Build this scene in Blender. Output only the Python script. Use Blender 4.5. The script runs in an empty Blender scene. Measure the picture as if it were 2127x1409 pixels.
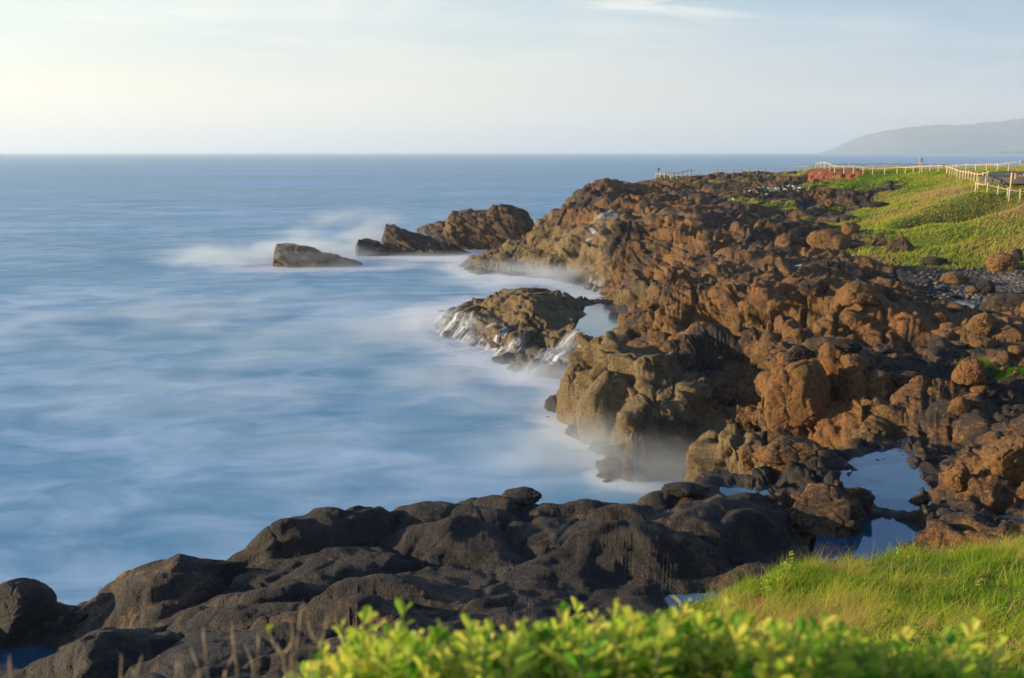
import bpy, math, random
import numpy as np
from mathutils import Vector, Matrix, noise as mnoise

random.seed(7)
RNG = np.random.default_rng(7)
SC = bpy.context.scene
COL = SC.collection
R = math.radians

# ------------------------------------------------------------------ camera
FPX, CX, CY, CAM_Z = 1842.0, 1063.5, 704.5, 12.0
PITCH = math.atan((CY - 316.0) / FPX)
cam_data = bpy.data.cameras.new('camera')
cam = bpy.data.objects.new('camera', cam_data)
COL.objects.link(cam)
cam_data.sensor_fit = 'HORIZONTAL'
cam_data.sensor_width = 36.0
cam_data.lens = 36.0 * FPX / 2127.0
cam.location = (0, 0, CAM_Z)
cam.rotation_euler = (math.pi / 2 - PITCH, 0, 0)
cam_data.clip_start = 0.05
cam_data.clip_end = 60000.0
cam_data.dof.use_dof = True
cam_data.dof.focus_distance = 19.0
cam_data.dof.aperture_fstop = 1.8
SC.camera = cam
SC.view_settings.view_transform = 'Standard'
SC.view_settings.look = 'None'
SC.view_settings.exposure = 1.06
SC.view_settings.gamma = 1.0
SC.render.engine = 'CYCLES'
SC.cycles.use_denoising = True
SC.cycles.max_bounces = 6
SC.cycles.transparent_max_bounces = 24
SC.cycles.volume_bounces = 1
SC.cycles.volume_step_rate = 2.0
SC.cycles.volume_max_steps = 64
SC.cycles.caustics_reflective = False
SC.cycles.caustics_refractive = False
SC.cycles.use_adaptive_sampling = True
SC.cycles.adaptive_threshold = 0.02

# ------------------------------------------------------------------ light
SUN_AZ = R(-90)      # clockwise from +Y (the view direction); negative is to the left
SUN_EL = R(11)
sun_vec = Vector((math.sin(SUN_AZ) * math.cos(SUN_EL), math.cos(SUN_AZ) * math.cos(SUN_EL), math.sin(SUN_EL)))
sd = bpy.data.lights.new('sun', 'SUN')
sd.energy = 5.0
sd.angle = R(0.6)
sd.color = (1.0, 0.78, 0.48)
so = bpy.data.objects.new('sun', sd)
so.rotation_euler = sun_vec.to_track_quat('Z', 'Y').to_euler()
COL.objects.link(so)

# ------------------------------------------------------------------ node helper
class NT:
    def __init__(self, tree):
        self.t = tree
    def n(self, typ, **kw):
        nd = self.t.nodes.new(typ)
        for k, v in kw.items():
            if k in nd.bl_rna.properties:
                setattr(nd, k, v)
            else:
                self.put(nd.inputs[k], v)
        return nd
    def put(self, sock, v):
        if hasattr(v, 'bl_idname') and v.bl_idname.startswith('NodeSocket'):
            self.t.links.new(v, sock)
        elif hasattr(v, 'outputs'):
            self.t.links.new(v.outputs[0], sock)
        else:
            if isinstance(v, (tuple, list)) and len(v) == 3 and sock.type == 'RGBA':
                v = (*v, 1)
            sock.default_value = v
    def math(self, op, a, b=0.0, c=None, clamp=False):
        nd = self.t.nodes.new('ShaderNodeMath'); nd.operation = op; nd.use_clamp = clamp
        self.put(nd.inputs[0], a); self.put(nd.inputs[1], b)
        if c is not None: self.put(nd.inputs[2], c)
        return nd.outputs[0]
    def mix(self, f, a, b, mode='MIX'):
        nd = self.t.nodes.new('ShaderNodeMix'); nd.data_type = 'RGBA'; nd.blend_type = mode
        self.put(nd.inputs[0], f); self.put(nd.inputs[6], a); self.put(nd.inputs[7], b)
        return nd.outputs[2]
    def rng(self, v, a, b, c=0.0, d=1.0, smooth=False):
        nd = self.t.nodes.new('ShaderNodeMapRange')
        if smooth: nd.interpolation_type = 'SMOOTHSTEP'
        self.put(nd.inputs[0], v)
        for i, x in enumerate((a, b, c, d)): nd.inputs[i + 1].default_value = x
        return nd.outputs[0]
    def mapping(self, vec, scale=(1, 1, 1), rot=(0, 0, 0), loc=(0, 0, 0)):
        nd = self.t.nodes.new('ShaderNodeMapping')
        self.put(nd.inputs[0], vec)
        nd.inputs[1].default_value = loc; nd.inputs[2].default_value = rot; nd.inputs[3].default_value = scale
        return nd.outputs[0]
    def noise(self, vec, scale, detail=4, rough=0.55, dist=0.0):
        nd = self.t.nodes.new('ShaderNodeTexNoise')
        self.put(nd.inputs['Vector'], vec)
        nd.inputs['Scale'].default_value = scale; nd.inputs['Detail'].default_value = detail
        nd.inputs['Roughness'].default_value = rough; nd.inputs['Distortion'].default_value = dist
        return nd.outputs[0]
    def attr(self, name):
        nd = self.t.nodes.new('ShaderNodeAttribute'); nd.attribute_name = name
        return nd.outputs['Fac']

def new_mat(name):
    m = bpy.data.materials.new(name); m.use_nodes = True
    m.node_tree.nodes.clear()
    k = NT(m.node_tree)
    out = k.n('ShaderNodeOutputMaterial')
    return m, k, out

# ------------------------------------------------------------------ sky
world = bpy.data.worlds.new('World')
SC.world = world
world.use_nodes = True
wt = world.node_tree; wt.nodes.clear(); k = NT(wt)
wo = k.n('ShaderNodeOutputWorld'); bg = k.n('ShaderNodeBackground')
bg.inputs[1].default_value = 0.067
sky = k.n('ShaderNodeTexSky'); sky.sky_type = 'NISHITA'
sky.sun_disc = False
sky.sun_elevation = SUN_EL
sky.sun_rotation = SUN_AZ
sky.air_density = 1.0; sky.dust_density = 1.2; sky.ozone_density = 1.5
tc = k.n('ShaderNodeTexCoord')
gen = tc.outputs['Generated']
sep = k.n('ShaderNodeSeparateXYZ', Vector=gen)
az = sep.outputs[0]
el = sep.outputs[2]
# thin veil cloud: warm and pale towards the sun, blue grey away from it
veil_lo = k.mix(k.rng(az, -0.55, 0.5), (9.6, 8.1, 5.2), (5.3, 5.4, 5.3))
veil_hi = k.mix(k.rng(az, -0.5, 0.55), (7.0, 7.7, 7.3), (2.5, 3.9, 5.2))
veil = k.mix(k.rng(el, 0.0, 0.20, smooth=True), veil_lo, veil_hi)
cn = k.noise(k.mapping(gen, (2.2, 2.2, 26.0), (0.0, 0.06, 0)), 1.6, 5, 0.55, 0.3)
veil = k.mix(k.rng(cn, 0.44, 0.7, 0, 0.65, True), veil, k.mix(k.rng(az, -0.5, 0.5), (8.8, 8.4, 7.0), (5.5, 5.7, 5.6)))
cn3 = k.noise(k.mapping(gen, (1.5, 1.5, 9.0), (0.0, -0.10, 0), (0.7, 0.2, 0.4)), 1.5, 5, 0.55, 0.5)
cloudy = k.math('MULTIPLY', k.rng(cn3, 0.42, 0.66, 0, 0.62, True), k.rng(el, 0.03, 0.14, smooth=True))
veil = k.mix(cloudy, veil, k.mix(k.rng(az, -0.5, 0.5), (5.6, 6.6, 6.6), (2.0, 3.2, 4.5)))
cn2 = k.noise(k.mapping(gen, (4.0, 4.0, 30.0), (0.0, -0.12, 0), (0.3, 0.1, 0.2)), 1.5, 6, 0.6, 0.6)
band = k.math('MULTIPLY', k.rng(el, 0.115, 0.15, smooth=True), k.math('MULTIPLY', k.rng(az, 0.0, 0.13, smooth=True), k.rng(az, 0.3, 0.2, smooth=True)))
wisp = k.math('MULTIPLY', k.rng(cn2, 0.42, 0.72, 0, 0.9, True), band)
veil = k.mix(wisp, veil, (8.2, 7.9, 6.9))
deep = k.mix(1.0, sky.outputs[0], (0.50, 0.88, 1.40), 'MULTIPLY')
full = k.mix(k.rng(el, 0.185, 0.38, 0.92, 0.02, True), deep, veil)
k.put(bg.inputs[0], full)
k.put(wo.inputs[0], bg)

# ------------------------------------------------------------------ numpy noise
def _h(ix, iy, iz, seed):
    with np.errstate(over='ignore'):
        n = ix.astype(np.uint32) * np.uint32(374761393) + iy.astype(np.uint32) * np.uint32(668265263)
        n = n + iz.astype(np.uint32) * np.uint32(2147483647) + np.uint32((seed * 974711 + 12345) & 0xffffffff)
        n = (n ^ (n >> np.uint32(13))) * np.uint32(1274126177)
        n = (n ^ (n >> np.uint32(16))) * np.uint32(2246822519)
        n = n ^ (n >> np.uint32(15))
    return n
def h01(ix, iy, iz, seed):
    return _h(ix, iy, iz, seed).astype(np.float32) * np.float32(1.0 / 4294967295.0)
def vnoise2(x, y, seed):
    fx = np.floor(x); fy = np.floor(y)
    ix = fx.astype(np.int32); iy = fy.astype(np.int32)
    u = (x - fx).astype(np.float32); v = (y - fy).astype(np.float32)
    u = u * u * u * (u * (u * 6 - 15) + 10); v = v * v * v * (v * (v * 6 - 15) + 10)
    z = np.zeros_like(ix)
    a = h01(ix, iy, z, seed); b = h01(ix + 1, iy, z, seed); c = h01(ix, iy + 1, z, seed); d = h01(ix + 1, iy + 1, z, seed)
    return (a + (b - a) * u + (c - a) * v + (a - b - c + d) * u * v) * 2 - 1
def fbm2(x, y, seed, octv=4, gain=0.5):
    s = 0; a = 1.0; n = 0
    for o in range(octv):
        c, sn = math.cos(o * 0.7 + 0.3), math.sin(o * 0.7 + 0.3)
        f = 2.03 ** o
        s = s + a * vnoise2((x * c - y * sn) * f + o * 17.3, (x * sn + y * c) * f - o * 9.1, seed + o); n += a; a *= gain
    return s / n
def vnoise3(x, y, z, seed):
    fx = np.floor(x); fy = np.floor(y); fz = np.floor(z)
    ix = fx.astype(np.int32); iy = fy.astype(np.int32); iz = fz.astype(np.int32)
    u = (x - fx).astype(np.float32); v = (y - fy).astype(np.float32); w = (z - fz).astype(np.float32)
    u = u * u * (3 - 2 * u); v = v * v * (3 - 2 * v); w = w * w * (3 - 2 * w)
    r = 0
    for dx in (0, 1):
        for dy in (0, 1):
            for dz in (0, 1):
                r = r + h01(ix + dx, iy + dy, iz + dz, seed) * (u if dx else 1 - u) * (v if dy else 1 - v) * (w if dz else 1 - w)
    return r * 2 - 1
def fbm3(x, y, z, seed, octv=4, gain=0.5):
    s = 0; a = 1.0; n = 0
    for o in range(octv):
        f = 2.03 ** o
        s = s + a * vnoise3(x * f + o * 5.7, y * f + o * 3.1, z * f - o * 8.3, seed + o); n += a; a *= gain
    return s / n
def voro2(x, y, seed, jit=0.9):
    """F1, F2 distances, and hashes and offset to the nearest point."""
    fx = np.floor(x).astype(np.int32); fy = np.floor(y).astype(np.int32)
    f1 = np.full(x.shape, 9.0, np.float32); f2 = f1.copy()
    r1 = np.zeros(x.shape, np.float32); r2 = r1.copy(); r3 = r1.copy(); ox = r1.copy(); oy = r1.copy()
    z = np.zeros_like(fx)
    for dx in (-1, 0, 1):
        for dy in (-1, 0, 1):
            ix = fx + dx; iy = fy + dy
            ha = h01(ix, iy, z, seed); hb = h01(ix, iy, z, seed + 1)
            px = ix + 0.5 + jit * (ha - 0.5) - x; py = iy + 0.5 + jit * (hb - 0.5) - y
            d = np.sqrt(px * px + py * py).astype(np.float32)
            m = d < f1
            f2 = np.where(m, f1, np.minimum(f2, d))
            f1 = np.where(m, d, f1)
            hc = h01(ix, iy, z, seed + 2)
            r1 = np.where(m, hc, r1); r2 = np.where(m, ha, r2); r3 = np.where(m, hb, r3)
            ox = np.where(m, -px, ox); oy = np.where(m, -py, oy)
    return f1, f2, r1, r2, r3, ox.astype(np.float32), oy.astype(np.float32)
def voro3(x, y, z, seed, jit=0.9):
    fx = np.floor(x).astype(np.int32); fy = np.floor(y).astype(np.int32); fz = np.floor(z).astype(np.int32)
    f1 = np.full(x.shape, 9.0, np.float32); f2 = f1.copy(); r1 = np.zeros(x.shape, np.float32)
    for dx in (-1, 0, 1):
        for dy in (-1, 0, 1):
            for dz in (-1, 0, 1):
                ix = fx + dx; iy = fy + dy; iz = fz + dz
                ha = h01(ix, iy, iz, seed)
                px = ix + 0.5 + jit * (ha - 0.5) - x
                py = iy + 0.5 + jit * (h01(ix, iy, iz, seed + 1) - 0.5) - y
                pz = iz + 0.5 + jit * (h01(ix, iy, iz, seed + 2) - 0.5) - z
                d = np.sqrt(px * px + py * py + pz * pz).astype(np.float32)
                m = d < f1
                f2 = np.where(m, f1, np.minimum(f2, d)); f1 = np.where(m, d, f1)
                r1 = np.where(m, ha, r1)
    return f1, f2, r1
def sstep(a, b, x):
    t = np.clip((x - a) / (b - a), 0, 1)
    return t * t * (3 - 2 * t)

# ------------------------------------------------------------------ surveying: photograph pixel + elevation -> place
SP, CP = math.sin(PITCH), math.cos(PITCH)
def ray(px, py):
    a = (px - CX) / FPX; b = (CY - py) / FPX
    return a, CP + b * SP, -SP + b * CP
def at_z(px, py, z):
    dx, dy, dz = ray(px, py)
    t = (z - CAM_Z) / dz
    return dx * t, dy * t
def at_d(px, py, d):
    dx, dy, dz = ray(px, py)
    t = d / dy
    return dx * t, d, CAM_Z + dz * t

# survey points: (px, py, z, kind)  F lava pillows, B rust blocks, T tidal grey, P plateau, G grass, C cobble
F, B, T, P, G, C = range(6)
CPTS = []      # world x, y, z, kind
def pz(px, py, z, kd, off=(0, 0), zz=None):
    x, y = at_z(px, py, z)
    CPTS.append((x + off[0], y + off[1], z if zz is None else zz, kd))
def pd(px, py, d, kd):
    x, y, z = at_d(px, py, d)
    CPTS.append((x, y, z, kd))
# foreground shelf rim against the sea, with the drop behind it
for px, py, z in ((-160, 1250, 3.0), (20, 1225, 3.1), (95, 1315, 1.0), (118, 1335, 0.2), (150, 1335, 0.2), (178, 1320, 0.5), (205, 1225, 3.1), (330, 1185, 3.3), (440, 1190, 3.2), (500, 1160, 3.3),
                  (575, 1130, 3.4), (650, 1095, 3.4), (790, 1050, 3.5), (900, 1033, 3.6), (1090, 1020, 3.75), (1130, 1040, 3.5), (1250, 1035, 3.5), (1400, 1018, 3.4), (1490, 1000, 3.1)):
    z -= 0.3
    pz(px, py + 12, z, F)
    if px < 1450:
        pz(px, py, z, T, (-0.8 if px < 1000 else 0, 3.0), -1.6)
        pz(px, py, z, T, (-1.6 if px < 1000 else 0, 6.0), -3.0)
for px, py, z in ((60, 1350, 2.4), (110, 1352, 1.9), (150, 1352, 2.0), (60, 1400, 2.6), (250, 1290, 3.2), (250, 1390, 4.3), (420, 1240, 3.4), (420, 1340, 4.2), (600, 1200, 3.5), (620, 1300, 4.2), (620, 1400, 5.0), (800, 1130, 3.5),
                  (800, 1230, 3.9), (800, 1330, 4.6), (1000, 1090, 3.7), (1000, 1190, 3.7), (1000, 1290, 4.3), (1000, 1400, 5.3), (1200, 1100, 3.6), (1200, 1180, 3.8), (1250, 1290, 4.5),
                  (1400, 1080, 3.6), (1400, 1180, 3.6), (1450, 1240, 3.5), (1550, 1060, 3.5), (1600, 1130, 3.3), (1620, 1180, 3.1), (1680, 1195, 3.0), (-160, 1400, 3.0)):
    pz(px, py, z, F)
# pools bench and right hand shelf
for px, py, z in ((1600, 1010, 3.0), (1680, 950, 3.0), (1720, 1040, 3.5), (1830, 980, 3.1), (1830, 1080, 3.1), (1740, 1150, 2.9), (1950, 1060, 3.6), (2100, 1060, 3.8), (2040, 1120, 3.7),
                  (1950, 950, 3.6), (2100, 930, 4.1), (1870, 920, 3.2), (1650, 900, 2.5), (1750, 880, 3.1), (2000, 870, 3.9), (2120, 850, 4.0), (2250, 950, 4.2), (2250, 1080, 4.2), (2250, 800, 4.2)):
    pz(px, py, z, B)
# grassed bank in front, falling from the camera
for px, py, z in ((1570, 1270, 5.0), (1640, 1200, 4.9), (1800, 1190, 4.6), (1950, 1165, 4.4), (2127, 1143, 4.35), (2300, 1125, 4.5), (1640, 1320, 5.6), (1800, 1280, 5.7), (2000, 1230, 5.6), (2127, 1210, 5.5), (1800, 1400, 7.0),
                  (2000, 1350, 6.7), (2127, 1330, 6.7), (2300, 1300, 6.9)):
    pz(px, py, z, G)
for x, y, z, kd in ((0, 0.0, 10.4, G), (0, 2.5, 9.6, G), (-2, 2.5, 9.5, G), (2.2, 2.5, 9.6, G), (0, 4, 8.6, G), (-3, 4, 8.0, G), (3, 4, 8.9, G), (6, 3, 10, G), (-5, 2, 9, G), (0, 6, 7.1, G), (-4, 6, 6.6, G), (4.2, 6, 7.6, G), (6, 6, 8.0, G),
                    (10, 8, 8.2, G), (14, 10, 8.3, G), (0, 8.5, 5.8, F), (-4, 8, 5.5, F), (-9, 8, 4.0, F), (-14, 9, 1.0, F), (-12, 3, 6, G), (-20, 8, -2, T), (22, 14, 8, G)):
    CPTS.append((x, y, z, kd))
# inlet and its walls
for px, py, z in ((1310, 1008, -1.0), (1350, 1006, -1.2), (1400, 1003, -1.2), (1435, 1000, -1.0), (1330, 1030, -1.6), (1420, 1030, -1.6), (1230, 960, -1.4), (1270, 1010, -1.2), (1130, 880, -0.8), (1190, 915, -0.5), (1040, 900, -3), (1100, 990, -3)):
    pz(px, py, 0, T, (0, 0), z)
for px, py, z in ((1176, 850, 0.5), (1192, 742, 2.8), (1225, 745, 3.0), (1225, 890, 0.6), (1262, 755, 3.1), (1330, 772, 3.15), (1250, 900, 0.7), (1300, 880, 0.9), (1360, 800, 2.7), (1400, 790, 2.9), (1300, 975, 0.4), (1318, 850, 2.5), (1350, 850, 2.45), (1350, 900, 1.7), (1345, 960, 0.6), (1410, 860, 2.2),
                  (1440, 830, 2.3), (1415, 960, 0.5), (1400, 920, 1.3), (1470, 905, 2.2), (1458, 980, 0.7), (1530, 905, 2.2), (1545, 965, 2.0), (1590, 905, 1.7), (1500, 855, 1.9), (1560, 850, 1.9)):
    pz(px, py, z, T)
for px, py, z in ((1330, 700, 2.5), (1400, 720, 2.8), (1480, 690, 3.2), (1460, 750, 2.6), (1540, 770, 2.4), (1555, 830, 2.0), (1580, 700, 3.9), (1540, 690, 3.7), (1650, 690, 4.3), (1600, 735, 4.4), (1600, 830, 2.9), (1700, 780, 4.2), (1690, 890, 2.8),
                  (1850, 720, 4.1), (1850, 790, 4.0), (2000, 760, 3.8), (2100, 760, 4.0), (2000, 700, 3.9), (2120, 690, 4.3), (2250, 700, 4.4), (1800, 850, 3.7), (1900, 840, 3.9)):
    pz(px, py, z, B)
# ledge across the middle
for px, py, z in ((1355, 600, 4.3), (1375, 650, 1.8), (1400, 565, 4.8), (1400, 665, 2.0), (1480, 590, 4.8), (1480, 690, 2.6), (1560, 615, 4.7), (1560, 685, 3.0), (1660, 625, 4.6), (1680, 680, 3.5), (1780, 640, 4.6), (1800, 700, 3.6), (1920, 650, 4.2),
                  (1950, 700, 3.8), (1650, 580, 4.3), (1800, 600, 4.1), (2050, 660, 3.8), (2120, 640, 3.8)):
    pz(px, py, z, B)
# tidal shelf with the pool
for px, py, z in ((1068, 606, 2.3), (1010, 618, 1.6), (960, 650, 1.2), (1100, 640, 2.0), (1200, 622, 1.9), (1240, 628, 1.6), (1130, 680, 1.4), (1190, 690, 1.45), (1000, 690, 0.7), (1080, 705, 0.9), (1120, 700, 1.1), (1220, 690, 1.3), (1235, 712, 1.4),
                  (1280, 655, 1.2), (1320, 655, 1.2), (1160, 735, 0.7), (1100, 770, 0.15), (900, 660, 0.1), (930, 700, 0.05), (1010, 730, 0.05), (1140, 775, 0.1)):
    pz(px, py, z, T)
for px, py, z in ((850, 640, -1.0), (880, 710, -1.0), (980, 760, -1.0), (1060, 800, -1.2), (1130, 810, -1.2), (1150, 830, -1.4), (940, 620, -1.4), (900, 625, -1.4), (1000, 596, -1.4), (1000, 585, -1.4), (1060, 590, -1.4), (1100, 594, -1.4), (1120, 588, -1.4), (1150, 598, -1.3), (1170, 602, -1.0), (1200, 608, -0.8), (1225, 612, -0.6), (930, 575, -2), (960, 580, -1.6), (700, 700, -4), (900, 850, -4), (600, 900, -5), (300, 1000, -5), (100, 800, -6), (300, 650, -6)):
    pz(px, py, 0, T, (0, 0), z)
# outer headland
for px, py, z in ((955, 552, 0.3), (1000, 560, 0.4), (990, 520, 1.6), (1080, 573, 0.1), (1100, 520, 1.9), (1150, 450, 5.0), (1120, 470, 4.2), (1180, 500, 3.4), (1200, 592, 0.1), (1190, 540, 1.8), (1250, 601, 0.2), (1245, 520, 3.0), (1240, 475, 4.6)):
    pz(px, py, z, T)
for px, py, z in ((1170, 432, 6.0), (1190, 400, 7.3), (1213, 388, 7.7), (1300, 388, 7.8), (1250, 440, 5.9), (1285, 470, 5.6), (1270, 600, 0.5), (1275, 540, 3.0), (1330, 625, 1.2), (1330, 560, 3.6), (1400, 475, 5.6), (1500, 475, 5.6), (1500, 550, 4.5),
                  (1420, 520, 5.1), (1600, 510, 4.9), (1600, 560, 4.5), (1700, 540, 4.5), (1350, 420, 6.6), (1450, 430, 6.5), (1700, 490, 5.2), (1800, 560, 4.2)):
    pz(px, py, z, B)
for px, py, d, kd in ((1600, 430, 92, P), (1800, 440, 90, P), (1700, 465, 83, P), (1357, 372, 128, P), (1430, 368, 128, P), (1500, 367, 126, P), (1580, 364, 123, P), (1660, 362, 119, P), (1450, 395, 107, P), (1600, 400, 101, P), (1700, 400, 101, P), (1800, 395, 101, P),
                      (1700, 352, 116, G), (1690, 374, 111, P), (1760, 374, 109, P), (1770, 352, 115, G), (1850, 354, 112, G), (1800, 375, 108, G), (1900, 362, 104, G), (1950, 358, 106, G), (2050, 366, 94, G), (2127, 352, 112, G), (2000, 352, 118, G),
                      (2127, 372, 86, G), (2080, 375, 86, G), (2035, 405, 79.5, G), (2100, 412, 79, G), (2250, 410, 79, G), (2250, 365, 88, G), (1920, 400, 92, G), (1850, 425, 86, G), (2000, 440, 76, G), (1950, 470, 71, G), (2120, 520, 63.5, G), (2127, 430, 74, G),
                      (1835, 465, 79, G), (1800, 500, 71, P), (1900, 530, 65, G), (2000, 535, 63.5, G), (2010, 465, 71.5, G), (2250, 520, 64, G), (2250, 450, 72, G)):
    pd(px, py, d, kd)
for px, py, z in ((2060, 590, 3.6), (2100, 615, 3.6), (2000, 600, 3.7), (2250, 600, 3.9), (1950, 580, 3.8)):
    pz(px, py, z, C)
for px, d in ((1150, 128), (1230, 131), (1357, 140), (1450, 146), (1560, 144), (1680, 140), (1800, 138), (1950, 140), (2127, 140), (2300, 140), (2500, 140)):
    x, y, z = at_d(px, 380, d)
    CPTS.append((x, y, 6.0 if px > 1300 else (-2.0 if px < 1200 else 3.0), P))
    x, y, z = at_d(px - 15, 380, d + 12)
    CPTS.append((x, y, -4.0, T))
for px, d in ((1120, 116), (1135, 126), (1090, 109), (1050, 104)):
    x, y, z = at_d(px, 380, d); CPTS.append((x, y, -3.0, T))
for px, py in ((900, 540), (850, 480), (1000, 440), (1100, 430), (1130, 400), (500, 500), (200, 420), (700, 400)):
    pz(px, py, 0, T, (0, 0), -4.0)
for x, y, z, kd in ((60, 20, 8, G), (60, 60, 6, G), (80, 90, 9, G), (40, 35, 4.5, B), (120, 130, 9, G), (-30, 40, -6, T), (-60, 100, -6, T), (-40, 15, -6, T), (40, 12, 9, G)):
    CPTS.append((x, y, z, kd))
CP_A = np.array(CPTS, dtype=np.float64)
# drop near duplicates
keep = []
for i, p in enumerate(CP_A):
    if all((p[0] - CP_A[j][0]) ** 2 + (p[1] - CP_A[j][1]) ** 2 > 0.16 for j in keep): keep.append(i)
CP_A = CP_A[keep]
_cx, _cy = CP_A[:, 0], CP_A[:, 1]
SOFT = 0.2
_D = np.sqrt((_cx[:, None] - _cx) ** 2 + (_cy[:, None] - _cy) ** 2 + SOFT)
_W = np.linalg.solve(-_D + np.eye(len(_cx)) * 0.06, CP_A[:, 2] - 2.0)
def base_height(x, y):
    out = np.zeros(x.shape, np.float64); wk = np.zeros(x.shape + (6,), np.float32)
    fx, fy = x.ravel(), y.ravel(); fo = out.reshape(-1); fw = wk.reshape(-1, 6)
    for s in range(0, fx.size, 40000):
        e = slice(s, s + 40000)
        d2 = (fx[e, None] - _cx) ** 2 + (fy[e, None] - _cy) ** 2
        fo[e] = 2.0 - np.sqrt(d2 + SOFT) @ _W
        w = 1.0 / (d2 + 0.3) ** 2
        for c in range(6):
            fw[e, c] = w[:, CP_A[:, 3] == c].sum(1)
    fw /= fw.sum(1, keepdims=True)
    return out, wk
# ------------------------------------------------------------------ terrain grid
ang = np.concatenate([np.linspace(-62, -31.5, 70, endpoint=False), np.linspace(-31.5, 31.5, 980, endpoint=False), np.linspace(31.5, 62, 70)])
ang = np.radians(ang)
NR = 1800
lr = np.linspace(math.log(0.8), math.log(175.0), NR)
NJ = len(ang)
_cache = {}
def to_log(A):
    """field on the terrain's own rows -> evenly spaced log-distance rows, for point queries"""
    kq = id(A)
    if kq not in _cache:
        o = np.empty((NR, NJ), np.float32)
        for q in range(NJ): o[:, q] = np.interp(lr, LRW[:, q], A[:, q])
        _cache[kq] = (A, o)
    return _cache[kq][1]
def grid_sample(A, x, y):
    A = to_log(A)
    a = np.arctan2(x, y); l = np.log(np.hypot(x, y) + 1e-6)
    j = np.interp(a, ang, np.arange(NJ)); i = np.clip((l - lr[0]) / (lr[1] - lr[0]), 0, NR - 1.001)
    i0 = i.astype(int); j0 = np.clip(j.astype(int), 0, NJ - 2); fi = i - i0; fj = j - j0
    return (A[i0, j0] * (1 - fi) * (1 - fj) + A[i0 + 1, j0] * fi * (1 - fj) + A[i0, j0 + 1] * (1 - fi) * fj + A[i0 + 1, j0 + 1] * fi * fj)
def box(A, r0, r1):
    """box blur by r0 rows and r1 columns each way"""
    for ax, r in ((0, r0), (1, r1)):
        if r < 1: continue
        P_ = np.pad(A.astype(np.float64), [(r + 1, r) if q == ax else (0, 0) for q in (0, 1)], mode='edge')
        c = np.cumsum(P_, axis=ax); n = A.shape[ax]
        A = ((np.take(c, np.arange(2 * r + 1, 2 * r + 1 + n), ax) - np.take(c, np.arange(0, n), ax)) / (2 * r + 1)).astype(np.float32)
    return A
# base elevation at every vertex; kinds on a coarse grid, then interpolated
def upsample(A):
    t = np.empty((NR, A.shape[1]), np.float32)
    for q in range(A.shape[1]): t[:, q] = np.interp(np.arange(NR), ci, A[:, q])
    o = np.empty((NR, len(ang)), np.float32)
    jj = np.arange(len(ang))
    j1 = np.clip(np.searchsorted(cj, jj, 'right'), 1, len(cj) - 1); j0 = j1 - 1
    f = ((jj - cj[j0]) / (cj[j1] - cj[j0])).astype(np.float32)
    return t[:, j0] * (1 - f) + t[:, j1] * f
def base_only(x, y):
    o = np.empty(x.size, np.float32); fx = x.ravel().astype(np.float32); fy = y.ravel().astype(np.float32)
    c1 = _cx.astype(np.float32); c2 = _cy.astype(np.float32); w = _W.astype(np.float32)
    for s_ in range(0, fx.size, 20000):
        q = slice(s_, s_ + 20000)
        o[q] = 2.0 - np.sqrt((fx[q, None] - c1) ** 2 + (fy[q, None] - c2) ** 2 + np.float32(SOFT)) @ w
    return o.reshape(x.shape)
# rows are spaced by the length of the ground profile, so that steep faces get as many vertices as flat ground
_i4 = np.linspace(0, NR - 1, 425).round().astype(int); _j4 = np.unique(np.linspace(0, NJ - 1, 280).round().astype(int))
_r4 = np.exp(lr[_i4])[:, None]
_h4 = base_only(_r4 * np.sin(ang[_j4])[None], _r4 * np.cos(ang[_j4])[None])
_s4 = np.abs(np.gradient(_h4, axis=0) / np.gradient(_r4, axis=0)) * (_h4 > -1.5)
_d4 = box(1.0 + 3.0 * np.clip(_s4, 0, 2.2), 4, 3)
_d4 = np.where(_h4 < -2.5, 0.3, _d4); _d4 = _d4 * (0.25 + 0.75 * sstep(4.0, 9.0, _r4)); _d4 = box(_d4, 3, 3)
_dj = np.empty((425, NJ), np.float32)
for q in range(425): _dj[q] = np.interp(np.arange(NJ), _j4, _d4[q])
LRW = np.empty((NR, NJ), np.float64)
for q in range(NJ):
    cum = np.concatenate([[0], np.cumsum((_dj[1:, q] + _dj[:-1, q]) / 2)])
    LRW[:, q] = np.interp(np.linspace(0, cum[-1], NR), cum, lr[_i4])
GX = np.exp(LRW) * np.sin(ang)[None]; GY = np.exp(LRW) * np.cos(ang)[None]
ci = np.linspace(0, NR - 1, 300).round().astype(int); cj = np.unique(np.linspace(0, NJ - 1, 260).round().astype(int))
cw = base_height(GX[np.ix_(ci, cj)], GY[np.ix_(ci, cj)])[1]
WK = np.stack([upsample(cw[..., c]) for c in range(6)], -1)
WK /= WK.sum(-1, keepdims=True)
# sample positions wander a little so that long slopes get a natural plan form
_wa = 0.5 * np.clip(np.hypot(GX, GY) / 30, 0, 1.4)
HB = base_only(GX + _wa * fbm2(GX * 0.45, GY * 0.45, 901, 2), GY + _wa * fbm2(GX * 0.45, GY * 0.45, 911, 2))
X = GX.astype(np.float32); Y = GY.astype(np.float32)

# domain warp
wx = X + 0.9 * fbm2(X * 0.35, Y * 0.35, 11, 3); wy = Y + 0.9 * fbm2(X * 0.35, Y * 0.35, 23, 3)
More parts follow.
